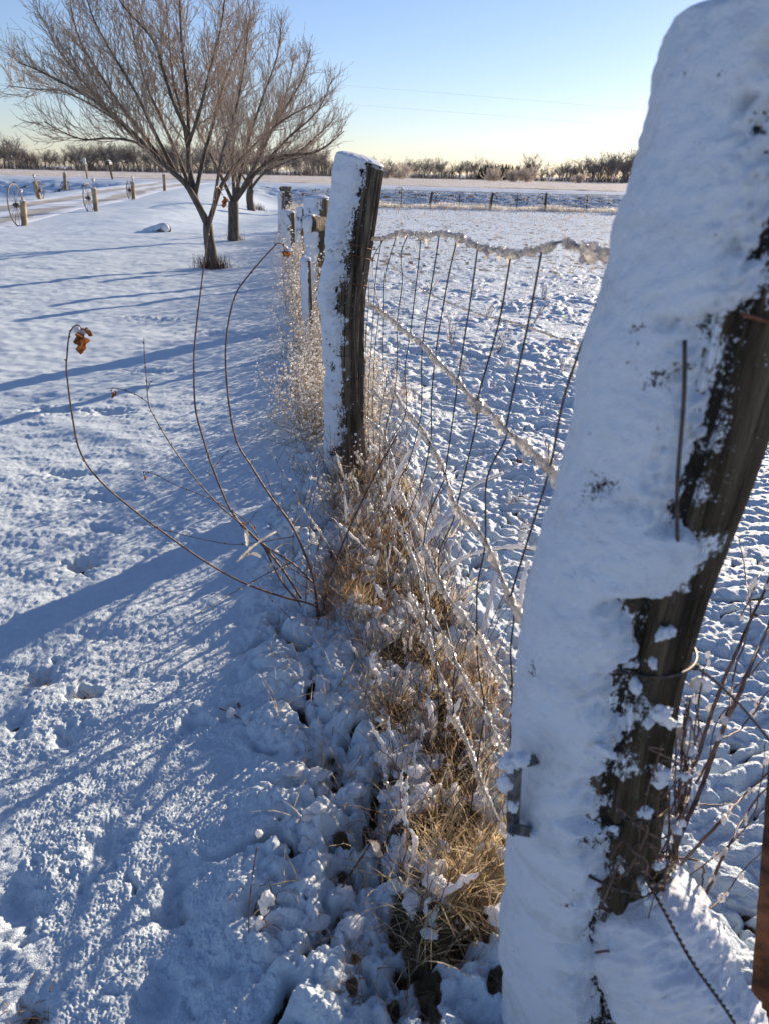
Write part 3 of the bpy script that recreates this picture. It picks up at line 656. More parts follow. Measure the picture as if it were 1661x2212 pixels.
# second, plain iced strand sloping down across the field behind
sw = empty('iced_wire', at(1280, 745, 3.0), 'slack ice-coated strand running low across the field behind the wire panel', 'wire')
mb = MB(); P = catmull([at(830, 560, 6.4), at(905, 620, 5.6), at(960, 650, 5.0), at(1040, 680, 4.4), at(1120, 700, 3.9), at(1200, 728, 3.4), at(1290, 762, 3.0), at(1400, 800, 2.7)], 14); mb.tube(P, .0016, 5); rel(mb, sw).build('strand', M['wire'], sw)
mb = MB(); ice_tube(mb, P, .009, 120); rel(mb, sw).build('ice_crust', M['ice'], sw)

# ---------------------------------------------------------------- vegetation along the fence (uncountable)
def scatter(n, y0, y1, s0, s1, p=1.0):
    y = y0+(y1-y0)*rs.rand(n)**p; s = s0+(s1-s0)*rs.rand(n); x = fx(y)+s; return np.stack([x, y, gz(x, y)-.01], -1)
# dry grass under the panel
mb = MB()
B = scatter(11000, .9, 3.5, -.19, .16); n = len(B); k = noise2(B[:, 0]*8, B[:, 1]*8, 63)+.4*noise2(B[:, 0]*26, B[:, 1]*26, 64) > -.10; B = B[k]; n = len(B)
blades(mb, B, rs.rand(n)*6.283, .02+.13*rs.rand(n)**1.8, .02+.13*rs.rand(n), .0007+.0008*rs.rand(n), 5)
B = scatter(900, 1.0, 3.4, -.45, -.1); n = len(B); k = noise2(B[:, 0]*6, B[:, 1]*6, 78) > .05; B = B[k]; n = len(B)
blades(mb, B, rs.rand(n)*6.283, .03+.10*rs.rand(n), .02+.12*rs.rand(n), .0009+.001*rs.rand(n), 5)
q = gp(1010, 1930); B = np.array([[q[0]+.05*rs.randn(), q[1]+.05*rs.randn(), 0] for _ in range(800)]); B[:, 2] = gz(B[:, 0], B[:, 1])
blades(mb, B, rs.rand(800)*6.283, .02+.10*rs.rand(800), .03+.08*rs.rand(800), .0010+.001*rs.rand(800), 6, 1.2)
tag(mb.build('dry_grass', M['grass'], None, False), 'golden dead grass tangled under the iced wire panel', 'grass', kind='stuff')
mb = MB()
for (px, py, nn, sp, h) in ((760, 1330, 500, .06, .10), (735, 1280, 300, .05, .09), (800, 1230, 300, .06, .10), (870, 870, 160, .08, .08), (850, 1180, 250, .1, .12), (1010, 1560, 300, .09, .12)):
    q = gp(px, py); B = np.stack([q[0]+sp*rs.randn(nn), q[1]+1.5*sp*rs.randn(nn), np.zeros(nn)], -1); B[:, 2] = gz(B[:, 0], B[:, 1])-.01
    blades(mb, B, rs.rand(nn)*6.283, h*(.3+rs.rand(nn)), .02+.12*rs.rand(nn), .0008+.001*rs.rand(nn), 5)
tag(mb.build('brown_grass', M['grassd'], None, False), 'rusty brown dead grass clumps showing through the snow by the shrub', 'grass', kind='stuff')
# stalks with snow and ice lumps clinging to them
mbs = MB(); mbc = MB(); mbi = MB()
B = scatter(620, .95, 3.4, -.20, .20)
for b in B:
    h = (.08+.24*rs.rand()**1.4)*(1.0 if b[1] > 1.5 else .8); a = rs.rand()*6.283; ln_ = h*.9*rs.rand()
    t = np.linspace(0, 1, 9)[:, None]; Pp = b+np.array([math.cos(a)*ln_, math.sin(a)*ln_, 0])*t**1.5+np.array([0, 0, h])*t+rs.randn(9, 3)*.0035
    mbs.tube(Pp, np.linspace(.0015, .0007, 9), 4, cap=False)
    if rs.rand() < .55:
        u0 = rs.rand()*.6; u1 = min(1, u0+.15+.45*rs.rand()); k = np.linspace(u0*8, u1*8, 16); Q = np.stack([np.interp(k, np.arange(9), Pp[:, c]) for c in range(3)], -1)
        env = (.0022+.0052*rs.rand())*(np.sin(np.linspace(.1, 3.0, 16))**.5)*(1+.5*noise2(k*2.3, 0*k+a, 9)); (mbi if rs.rand() < .35 else mbc).tube(Q+rs.randn(16, 3)*.0012, np.clip(env, .001, .012), 7, wob=lambda n_, m_: 1+.22*rs.randn(n_, m_))
tag(mbs.build('weed_stalks', M['stem'], None), 'thin brown weed stalks standing through the wire panel', 'weeds', kind='stuff')
hb = []
for hx, hy, rad, dep, br_ in HOLES:
    if br_ >= .7 and hy < 3: 
        for _ in range(46): hb.append((hx+rs.randn()*rad*.6, hy+rs.randn()*rad*.6))
hb = np.array(hb); B = np.stack([hb[:, 0], hb[:, 1], gz(hb[:, 0], hb[:, 1])-.005], -1); n = len(B); m = MB(); blades(m, B, rs.rand(n)*6.283, .012+.03*rs.rand(n), .01+.05*rs.rand(n), .0007+.0008*rs.rand(n), 4)
tag(m.build('hole_grass', M['grassd'], None, False), 'short dead grass showing in the holes melted through the snow', 'grass', kind='stuff')
# flat pads of snow lying on bent grass
B = np.vstack([scatter(1200, .92, 3.6, -.42, -.10), scatter(420, .92, 3.6, -.12, .22)]); k = noise2(B[:, 0]*4, B[:, 1]*4, 79) > -.2; B = B[k]; n = len(B)
r_b = .005+.017*rs.rand(n)**2.0; B[:, 2] += .002+.06*rs.rand(n)**1.5*(np.abs(B[:, 0]-fx(B[:, 1])) < .18); blobs(mbc, B, np.stack([r_b*(1+.6*rs.rand(n)), r_b, r_b*(.45+.35*rs.rand(n))], -1), ICO3, .38, 2.8)
tag(mbc.build('snow_clumps', M['clump'], None), 'lumps of snow caught on the weeds below the wire panel', 'snow', kind='stuff')
tag(mbi.build('ice_lumps', M['ice'], None), 'glassy ice lumps frozen on the weeds below the wire panel', 'ice', kind='stuff')
# iced vines beyond the middle post
mbs = MB(); bc = []; brd = []
nv = 2600
for i in range(nv):
    y = 3.7+(22-3.7)*rs.rand()**1.5; s = -.30+.40*rs.rand(); h = (.20+.50*rs.rand())*(1.0 if y > 6.5 else .55)*(1+.25*math.sin(y*2.1)); x = fx(y)+s; z0 = gz1(x, y)-.01 if i % 3 == 0 else -.01*max(0, y-6)
    a = rs.rand()*6.283; l = .30*rs.rand(); n = 7; t = np.linspace(0, 1, n)[:, None]
    Pp = np.array([x, y, z0])+np.array([math.cos(a)*l, math.sin(a)*l, 0])*np.sin(t*2.4)+np.array([0, 0, h])*t*(1.15-.25*t)+rs.randn(n, 3)*.018*t
    mbs.tube(Pp, np.linspace(.0016, .0008, n)*(1+y*.05), 3, cap=False)
    m_ = rs.randint(9, 24); tt = rs.rand(m_)**.8; idx = tt*(n-1); 
    q = np.stack([np.interp(idx, np.arange(n), Pp[:, k]) for k in range(3)], -1)+rs.randn(m_, 3)*.024
    bc.append(q); brd.append((.0034+.0046*rs.rand(m_)**2)*(1+.05*y))
vine = mbs.build('frosted_vines', M['grass'], None)
tag(vine, 'tangled vines and weeds overgrowing the fence line beyond the middle post', 'vines', kind='stuff')
mb = MB(); blobs(mb, np.vstack(bc), np.concatenate(brd), OCT, 0, 1)
tag(mb.build('ice_beads', M['bead'], None, True), 'sparkling ice beads coating the vines along the far fence line', 'ice', kind='stuff')
# small iced sprigs on the lawn side by the middle post
mbs = MB(); bc = []
for px, py, nn in ((700, 1010, 16), (660, 980, 10), (735, 1080, 22), (800, 1040, 22), (780, 950, 12), (690, 1100, 8), (830, 1000, 16)):
    q = gp(px, py+20)
    for _ in range(nn):
        a = rs.rand()*6.283; h = .08+.22*rs.rand(); b = q+np.array([rs.randn()*.06, rs.randn()*.10, 0]); t = np.linspace(0, 1, 7)[:, None]
        Pp = b+np.array([math.cos(a), math.sin(a), 0])*t*h*.5+np.array([0, 0, h])*t+rs.randn(7, 3)*.010*t; mbs.tube(Pp, .0011, 3, cap=False)
        bc.append(Pp[2:]+rs.randn(5, 3)*.006)
tag(mbs.build('iced_sprigs', M['stem'], None), 'fine dark sprigs around the foot of the middle post', 'weeds', kind='stuff')
mb = MB(); bc = np.vstack(bc); blobs(mb, bc, .003+.005*rs.rand(len(bc))**2, ICO1, .3, 2); tag(mb.build('ice_drops', M['bead'], None), 'clear ice drops on the sprigs at the foot of the middle post', 'ice', kind='stuff')
# field tufts and stubble right of the fence
mb = MB(); n = 11000; y = 2.2+42*rs.rand(n)**1.1; x = fx(y)+.3+rs.rand(n)*(y*.72+1.2); B = np.stack([x, y, gz(x, y)-.01], -1)
blades(mb, B, rs.rand(n)*6.283, (.02+.07*rs.rand(n)**2)*(1+y*.02), .01+.06*rs.rand(n), .0008+.00028*y*(.6+.4*rs.rand(n)), 3)
tag(mb.build('field_stubble', M['grassd'], None, False), 'sparse dead grass blades poking through the snow of the pasture', 'grass', kind='stuff')
mb = MB(); mb2 = MB()
for (px, py, h, l) in ((975, 750, .28, .0), (1150, 700, .30, .35), (1050, 690, .2, .2), (1075, 760, .2, .1), (1255, 810, .25, .05), (1100, 800, .12, .1), (1175, 650, .2, -.1), (1180, 1010, .15, .2), (1090, 1090, .12, .2), (1130, 1170, .13, .1), (930, 630, .2, .0), (1210, 800, .15, 0), (1000, 800, .12, .05)):
    q = gp(px, py); 
    for j in range(5):
        e = q+np.array([l*h*2*.5+rs.randn()*.04, rs.randn()*.05, h*(.5+.5*rs.rand())]); mid_ = (q+e)/2+rs.randn(3)*.01
        Pp = catmull([q-[0, 0, .02], mid_, e], 4); mb.tube(Pp, .0013*(1+q[1]*.15), 4, cap=False)
        nb_ = 4; ii = rs.randint(2, len(Pp), nb_); blobs(mb2, Pp[ii]+rs.randn(nb_, 3)*.004, (.004+.007*rs.rand(nb_))*(1+q[1]*.08), ICO1, .3, 2)
tag(mb.build('field_weeds', M['stem'], None), 'scattered dead weed stalks in the snowy pasture', 'weeds', kind='stuff')
tag(mb2.build('field_weed_snow', M['clump'], None), 'snow balls caught on the pasture weeds', 'snow', kind='stuff')
# snow-laden arching branches right of the panel
lb = empty('bramble_branch', gp(985, 1180), 'snow-laden arching briar branches behind the lower wire panel', 'branch')
mb = MB(); mb2 = MB()
for pts, r in (([(905, 1190, 2.0), (960, 1120, 2.1), (1010, 1060, 2.2), (1085, 1025, 2.25)], .0028), ([(830, 1105, 2.5), (870, 1000, 2.4), (905, 960, 2.4)], .002), ([(1050, 1190, 1.9), (1110, 1185, 1.9), (1170, 1190, 1.85)], .0025), ([(1040, 1370, 1.7), (1060, 1290, 1.7), (1075, 1215, 1.75)], .003), ([(1120, 1320, 1.6), (1128, 1260, 1.6), (1140, 1215, 1.6)], .0018), ([(930, 1260, 1.95), (985, 1215, 2.0), (1050, 1190, 2.0)], .002), ([(880, 1230, 2.1), (925, 1165, 2.2), (1000, 1110, 2.25)], .002), ([(860, 1150, 2.4), (905, 1105, 2.4), (940, 1040, 2.45)], .002)):
    Pp = catmull([at(*p) for p in pts], 10); mb.tube(Pp, r, 5)
    Ps = Pp+np.array([0, 0, r+.003]); n = len(Ps)
    mb2.tube(Ps, (.006+.004*noise2(np.arange(n)*.3, 0*np.arange(n), 5))*(1.0), 8, wob=lambda a, b: 1+.25*rs.randn(a, b)*.5)
rel(mb, lb).build('stem', M['stem'], lb); rel(mb2, lb).build('snow_load', M['clump'], lb)

# ---------------------------------------------------------------- bare shrub in the foreground
def c8(x_, y_): return 66.4+x_/2.273, 531.6+y_/2.273
def leaf_mesh(c, size, seed, tilt=0):
    g = np.random.RandomState(seed); nu, nv = 9, 15; mb = MB(); g_ = g; u = np.linspace(-1, 1, nu); v = np.linspace(0, 1, nv)
    U, V = np.meshgrid(u, v); wd = (np.sin(V*math.pi)**.7)*(.13+.20*np.abs(np.sin(V*7.5+seed))+.08*g.rand(nv)[:, None]); Xl = U*wd+.12*np.sin(V*5)
    Zl = -V; Yl = .30*U*U*np.sign(math.sin(seed))*1.0+.20*np.sin(V*4+seed)+.08*np.sin(U*5+V*8)
    P = np.stack([Xl, Yl, Zl], -1)*size; a = tilt; ca, sa = math.cos(a), math.sin(a)
    P = np.stack([P[..., 0]*ca-P[..., 2]*sa, P[..., 1], P[..., 0]*sa+P[..., 2]*ca], -1)+c
    i = np.arange(nv-1)[:, None]*nu; j = np.arange(nu-1)[None]
    mb.add(P.reshape(-1, 3), None, np.stack([i+j, i+j+1, i+nu+j+1, i+nu+j], -1).reshape(-1, 4)); return mb
sb = gp(690, 1350); shrub = empty('bare_shrub', sb, 'leafless young shrub with long arching stems on the lawn side of the fence', 'shrub')
SY = float(sb[1])
def stem(pts, Y0, Y1, r0, r1, conv=True, buds=True):
    n = len(pts); P = [at(*(c8(*p) if conv else p), Y0+(Y1-Y0)*(i/(n-1))) for i, p in enumerate(pts)]
    P = catmull(P, 10); rr = np.linspace(r0, r1, len(P)); m = MB(); m.tube(P, rr, 7)
    if buds:
        for i in range(5, len(P)-2, 6):
            d = rs.randn(3); d /= np.linalg.norm(d); q = P[i]+d*rr[i]; m.tube(np.stack([P[i], q, q+d*.0035+np.array([0, 0, .003])]), [.0028, .0026, .0007], 5)
    return rel(m, shrub).build('stem', M['stem'], shrub), P
ST = [([(1415, 1860), (1400, 1770), (1230, 1720), (1040, 1650), (860, 1550), (680, 1425), (500, 1290), (340, 1150), (245, 1010), (205, 830), (178, 620), (180, 540), (190, 440), (210, 400), (235, 388), (252, 410)], 0, -.15, .0042, .0016),
 ([(1418, 1870), (1390, 1640), (1330, 1470), (1270, 1350), (1180, 1230), (1085, 1080), (1010, 950), (970, 730), (960, 480), (1000, 260), (1075, 140), (1190, 10), (1225, -15), (1262, 20)], 0, .25, .0048, .0017),
 ([(1330, 1730), (1240, 1590), (1150, 1480), (1040, 1370), (975, 1280), (895, 1090), (850, 950), (810, 790), (803, 550), (815, 400), (835, 230), (865, 0), (890, -150), (908, -280), (925, -285), (945, -250)], .02, .35, .0046, .0015),
 ([(1395, 1660), (1290, 1560), (1150, 1470), (1030, 1360), (930, 1275), (800, 1130), (680, 960), (610, 840), (580, 770), (570, 650), (560, 540), (558, 450)], 0, .1, .0036, .0009),
 ([(580, 770), (520, 730), (450, 705), (400, 698), (398, 725)], .09, .1, .0013, .0008), ([(575, 715), (585, 680), (602, 660)], .09, .08, .001, .0006),
 ([(1370, 1640), (1210, 1530), (1130, 1440), (1060, 1350), (900, 1250), (720, 1175), (620, 1125), (558, 1110), (562, 1135)], 0, .15, .0022, .0008),
 ([(1300, 1425), (1150, 1450), (1000, 1465), (850, 1440), (700, 1405), (620, 1385), (505, 1345)], 0, .0, .0018, .0008),
 ([(1340, 1530), (1180, 1600), (1060, 1665), (950, 1730), (820, 1805)], 0, -.12, .0018, .0008),
 ([(1440, 1890), (1450, 1700), (1490, 1580), (1560, 1400), (1640, 1230), (1730, 1050), (1800, 920)], 0, .35, .0048, .0028),
 ([(1310, 1740), (1290, 1450), (1330, 1200), (1380, 1080)], .05, .2, .0012, .0006), ([(1350, 1760), (1370, 1430), (1400, 1200), (1450, 1000)], .0, .2, .0014, .0006),
 ([(1390, 1620), (1420, 1450), (1510, 1260), (1530, 1200)], 0, .15, .0013, .0006), ([(1320, 1700), (1330, 1620), (1520, 1400), (1600, 1330)], .03, .15, .001, .0005),
 ([(900, 1090), (940, 1040), (978, 998)], .1, .1, .0012, .0006), ([(895, 1130), (870, 1110), (855, 1095)], .1, .1, .001, .0005), ([(1080, 1080), (1090, 1060), (1097, 1035)], .1, .1, .001, .0006),
 ([(1335, 1895), (1260, 1810), (1160, 1710), (1065, 1590)], -.06, -.1, .0012, .0006), ([(1270, 1350), (1200, 1240), (1165, 1150), (1145, 1080)], .06, .1, .0014, .0006),
 ([(1060, 1370), (1095, 1330), (1112, 1300)], .05, .05, .001, .0005), ([(1330, 1480), (1420, 1450), (1470, 1380)], .0, .0, .0014, .0006),
 ([(1150, 1480), (1230, 1640), (1310, 1740), (1330, 1770)], .02, .0, .0036, .003), ([(1390, 1700), (1300, 1640), (1180, 1560), (1120, 1480)], 0, .05, .0018, .0008), ([(1010, 1340), (1060, 1400), (1100, 1440)], .06, .04, .002, .001)]
paths = []
for pts, a, b, r0, r1 in ST:
    o_, P = stem(pts, SY+a, SY+b, r0*.88, r1*.9); paths.append(P)
def leaf(px, py, Y, size, seed, tilt, snow=False):
    c = at(px, py, Y); m = leaf_mesh(c, size, seed, tilt); o = rel(m, shrub).build('dry_leaf', M['leaf'], shrub)
    if snow:
        m = MB(); blobs(m, [c+np.array([0, 0, -.004]), c+np.array([.012, 0, -.009])], [[.012, .01, .008], [.010, .009, .006]], ICO2, .3, 2); rel(m, shrub).build('snow_dab', M['clump'], shrub)
leaf(167, 709, SY-.15, .030, 3, .5, True); leaf(172, 716, SY-.152, .056, 5, .10); leaf(178, 714, SY-.148, .028, 9, 1.2)
leaf(616, 533, SY+.25, .028, 4, .1, True); leaf(622, 540, SY+.25, .022, 6, .2); leaf(482, 424, SY+.35, .032, 8, .15); leaf(243, 848, SY+.1, .018, 2, 0); leaf(246, 846, SY+.1, .014, 7, .6)
leaf(313, 1028, SY+.15, .014, 5, .3); leaf(524, 1126, SY+.06, .022, 6, .2); leaf(549, 1136, SY+.06, .015, 8, .1)
m = MB(); mi = []
for P in paths[:3]+paths[8:10]:
    for _ in range(7): mi.append(P[rs.randint(3, max(4, int(len(P)*.6)))]+[0, 0, -.003])
lumps('ice_lump', M['ice'], shrub, mi, [[.004, .004, .003+.005*rs.rand()] for _ in mi])
for a_, b_ in (((1015, 1550), (1210, 1400)), ((1060, 1520), (1130, 1525)), ((1160, 1590), (1200, 1565)), ((1060, 1400), (1065, 1470)), ((1350, 1480), (1410, 1460))):
    p, q = at(*c8(*a_), SY-.05), at(*c8(*b_), SY-.02); n = 24; Q = np.linspace(p, q, n)+np.array([0, 0, 1])*(np.sin(np.linspace(0, 3.14, n))*.01)[:, None]
    m = MB(); m.tube(Q, .0025+.004*rs.rand(n), 7, wob=lambda a, b: 1+.2*rs.randn(a, b)); rel(m, shrub).build('ice_lump', M['ice'], shrub)

# ---------------------------------------------------------------- small things at the lower left of the fence
def sprig(name, lab, pts_list, leafs=(), snow=(), mat_='stem'):
    b = at(*pts_list[0][0][0]); o = empty(name, b, lab, 'weed')
    for pts, r in pts_list:
        m = MB(); m.tube(catmull([at(*p) for p in pts], 8), r, 5); rel(m, o).build('stem', M[mat_], o)
    if snow:
        lumps('snow_lump', M['clump'], o, [at(*s[:3]) for s in snow], [np.array([s[3]*.8, s[3]*.8, s[3]]) for s in snow], ICO3)
    return o
sprig('dead_weed', 'tall thin weed stem standing in the snow near the bottom edge', [([(530, 2160, .93), (541, 2080, .94), (538, 1990, .95), (545, 1900, .97), (556, 1830, 1.0)], .0013), ([(541, 2060, .94), (548, 2075, .93), (557, 2085, .93)], .0018)], snow=[(529, 2130, .93, .013), (541, 2040, .94, .004), (546, 1905, .97, .004), (560, 1800, 1.0, .008)])
sprig('dead_weed', 'short brown weed topped with a lump of snow near the bottom edge', [([(556, 2085, .95), (560, 2030, .95), (572, 1980, .95), (590, 1945, .95)], .0016), ([(570, 1985, .95), (590, 1960, .95), (600, 1930, .95)], .001), ([(572, 1990, .95), (610, 2010, .95), (628, 2055, .95)], .0008), ([(585, 1960, .95), (600, 1930, .95), (625, 1925, .95), (643, 1950, .95)], .0006)], snow=[(578, 1940, .95, .013), (570, 1950, .95, .011), (586, 1946, .95, .010), (563, 1990, .95, .010), (560, 2000, .95, .008), (572, 1965, .95, .009)])
fb = sprig('fallen_branch', 'thin snow-dusted twig fallen on the snow in the middle left foreground', [([(515, 1520, 1.62), (545, 1590, 1.53), (590, 1660, 1.46), (630, 1710, 1.38), (655, 1780, 1.3)], .0045), ([(590, 1660, 1.46), (598, 1700, 1.42), (608, 1730, 1.38)], .0035), ([(545, 1585, 1.53), (570, 1560, 1.56), (590, 1545, 1.58)], .002), ([(530, 1560, 1.56), (500, 1540, 1.58), (475, 1530, 1.6)], .002), ([(545, 1575, 1.54), (535, 1540, 1.6), (540, 1520, 1.62)], .0015), ([(505, 1545, 1.58), (515, 1560, 1.57)], .0015)], snow=[(600, 1700, 1.4, .010), (535, 1560, 1.55, .010), (500, 1540, 1.58, .014), (570, 1625, 1.48, .008)])
sprig('fallen_twig', 'short bent twig lying on clumped snow at the bottom edge left of the fence', [([(598, 2175, .9), (625, 2130, .92), (665, 2105, .94), (700, 2100, .96)], .0014), ([(665, 2105, .94), (690, 2090, .96)], .001)])
sprig('fallen_twig', 'straight grey twig leaning over the clumped snow left of the golden grass', [([(720, 1960, 1.02), (750, 1900, 1.06), (790, 1840, 1.1), (815, 1795, 1.13)], .0022)], snow=[(735, 1925, 1.04, .006), (700, 1995, 1.0, .012)])

# ---------------------------------------------------------------- brace pole, stake, bramble at the right
bp = empty('brace_pole', at(1560, 2212, .62), 'snow-heaped wooden brace pole slanting down from the largest post', 'pole')
A0, A1 = at(1360, 1900, .78), at(1590, 2420, .60); n = 90; Pb = np.linspace(A0, A1, n)
m = MB(); m.tube(Pb, .055, 40, wob=lambda a, b: 1+.06*noise3(np.stack(np.meshgrid(np.arange(b)*.6, np.arange(a)*.1, [0])[0:3], -1)[:, :, 0], 3)); rel(m, bp).build('pole', M['nearwood'], bp)
tdir = (A1-A0)/np.linalg.norm(A1-A0)
upv = np.array([-.55, -.25, .8]); upv -= tdir*(upv@tdir); upv /= np.linalg.norm(upv); sv = np.cross(tdir, upv)
nn, mm = 150, 90; tt = np.linspace(0, 1, nn); aa = np.linspace(-math.pi, math.pi, mm, endpoint=False); AA, TT = np.meshgrid(aa, tt)
q = np.stack([np.cos(AA)*.06*0+np.sin(AA)*.06, np.cos(AA)*.06, TT*.55], -1); mask = sstep(-.3, .3, 2.0-np.abs(AA)+.25*noise3(q*30, 3)+.2*noise3(q*80, 4))
Rs = .055-.012+mask*(.014+.050*np.cos(AA*.5)*(1+.25*noise3(q*11, 6)+.18*noise3(q*30, 7))+.007*np.abs(noise3(q*90, 8)))
Rs *= sstep(-.06, .10, TT)[..., ]*.35+.65
base = A0[None, None]+(A1-A0)[None, None]*TT[..., None]
V0 = base+.10*(np.cos(AA)[..., None]*upv+np.sin(AA)[..., None]*sv)
Rs = .055-.012+mask*(.016+.046*np.cos(AA*.5)*(1+.30*noise3(V0*16, 6)+.2*noise3(V0*38, 7))+.009*np.abs(noise3(V0*90, 8))+.004*noise3(V0*200, 9))
Rs *= sstep(-.06, .10, TT)*.35+.65
V = base+Rs[..., None]*(np.cos(AA)[..., None]*upv+np.sin(AA)[..., None]*sv)
i = np.arange(nn-1)[:, None]*mm; j = np.arange(mm)[None]; m = MB(); Vv = np.vstack([V.reshape(-1, 3), V[0].mean(0)]); jj = np.arange(mm)
m.add(Vv, np.stack([jj, (jj+1) % mm, np.full(mm, nn*mm)], -1), np.stack([i+j, i+(j+1) % mm, i+mm+(j+1) % mm, i+mm+j], -1).reshape(-1, 4)); rel(m, bp).build('snow_load', M['snow'], bp)
bw = empty('brace_wire', at(1480, 2000, .6), 'twisted wire running down over the snow-heaped brace pole', 'wire')
m = MB(); Pw = catmull([at(1375, 1865, .66), at(1430, 1960, .62), at(1490, 2070, .58), at(1560, 2170, .55), at(1620, 2260, .53)], 30); k = np.arange(len(Pw))*.9
m.tube(Pw+.0018*np.stack([np.cos(k), np.sin(k), 0*k], -1), .0013, 5); m.tube(Pw-.0018*np.stack([np.cos(k), np.sin(k), 0*k], -1), .0013, 5); rel(m, bw).build('strand', M['wire'], bw)
stk = empty('stake', at(1640, 2212, .72), 'rusty brown stake at the right edge of the lower corner', 'stake')
m = MB(); a, b = at(1692, 1640, .78), at(1632, 2330, .74); dd = b-a; m.tube(np.linspace(a, b, 30), .020, 4, wob=lambda n_, s_: 1+.02*rs.randn(n_, s_)); rel(m, stk).build('shaft', M['stake'], stk, False)
ww = empty('loose_fence_wire', at(1570, 1530, .85), 'bare fence wire leaving the largest post toward the right edge', 'wire')
m = MB(); m.tube(catmull([at(1395, 1400, .72), at(1500, 1440, .84), at(1580, 1505, .86), at(1661, 1600, .86), at(1740, 1720, .86)], 12), .0019, 6); blobs(m, [at(1500, 1440, .84)], [.007], ICO1, .2, 2); rel(m, ww).build('strand', M['wire'], ww)
bram = empty('bramble', gp(1440, 1990), 'thorny leafless briar growing right of the largest post', 'bramble')
BR = [([(1445, 1800), (1480, 1700), (1530, 1560), (1590, 1420), (1661, 1270), (1720, 1150)], 1.15, .0048), ([(1450, 1850), (1500, 1740), (1540, 1620), (1600, 1480), (1661, 1330), (1700, 1250)], 1.1, .0055), ([(1500, 1690), (1560, 1550), (1575, 1450), (1605, 1330), (1590, 1240), (1575, 1150)], 1.1, .0022), ([(1480, 1700), (1470, 1620), (1455, 1520), (1440, 1450)], 1.15, .002), ([(1460, 1880), (1540, 1790), (1600, 1720), (1680, 1640)], 1.0, .003), ([(1510, 1960), (1560, 1850), (1620, 1740), (1680, 1680)], .95, .0028), ([(1500, 1990), (1560, 1930), (1610, 1870), (1661, 1830)], .95, .0018), ([(1440, 1850), (1520, 1870), (1510, 1960), (1490, 2060)], 1.0, .0025), ([(1550, 1600), (1610, 1570), (1661, 1500), (1700, 1470)], 1.1, .0022), ([(1530, 1650), (1550, 1560), (1610, 1500), (1661, 1540)], 1.12, .0016), ([(1500, 1740), (1580, 1740), (1661, 1700)], 1.1, .0016), ([(1470, 1760), (1450, 1680), (1470, 1600), (1490, 1560)], 1.1, .0014), ([(1570, 1500), (1640, 1430), (1680, 1340)], 1.15, .0018), ([(1600, 1330), (1640, 1270), (1661, 1220)], 1.12, .0014), ([(1520, 1600), (1505, 1500), (1530, 1420)], 1.15, .0014), ([(1480, 1900), (1600, 1800), (1640, 1700), (1655, 1600)], .98, .0014)]
m2 = MB(); cen = []
for pts, Y, r in BR:
    P = catmull([at(*p, Y+.06*rs.randn()) for p in pts], 12); P[:-1] += .0022*np.cumsum(rs.randn(*P[:-1].shape), 0)*.35; m = MB(); m.tube(P, np.linspace(r, r*.4, len(P)), 6)
    for k in range(3, len(P)-1, 4): d = rs.randn(3); m.tube(np.stack([P[k], P[k]+d*.003+[0, 0, .003]]), [.0014, .0003], 4)
    rel(m, bram).build('stem', M['stem'], bram)
    for _ in range(5): cen.append(P[rs.randint(0, len(P))]+rs.randn(3)*.003)
lumps('snow_lump', M['clump'], bram, cen, [(.0022+.0052*rs.rand()**2)*np.array([1, .8, 1.7]) for _ in cen])
# vine tangle climbing the near post
vt = empty('climbing_vine', at(1360, 1700, .7), 'dead vine tangle with snow tufts clinging to the largest post', 'vine'); m = MB(); cen = []
for k in range(34):
    z = .30+.42*rs.rand(); a = .45+1.0*rs.rand(); P = [around(near_ax, z, .104, a, a+.01, 2)[0]]
    for j in range(4): z += .05*rs.randn(); a += .28*rs.randn(); a = min(max(a, -.1), 1.7); P.append(around(near_ax, max(z, .2), .106+.018*rs.rand(), a, a+.01, 2)[0])
    P = catmull(P, 6); m.tube(P, .0007+.0011*rs.rand(), 4); cen += [P[rs.randint(len(P))]] if rs.rand() < .6 else []
rel(m, vt).build('vine_stems', M['stem'], vt)
cen += [at(1437, 1367, .70), at(1425, 1372, .70), at(1450, 1362, .70), at(1408, 1432, .69), at(1372, 1480, .69), at(1400, 1560, .69), at(1425, 1540, .69), at(1440, 1560, .70), at(1305, 1620, .68), at(1325, 1790, .68)]
lumps('snow_tuft', M['snow'], vt, cen, [(.004+.006*rs.rand())*np.array([1.3, .7, 1.0]) for _ in cen], ICO3, .5, 2.4)

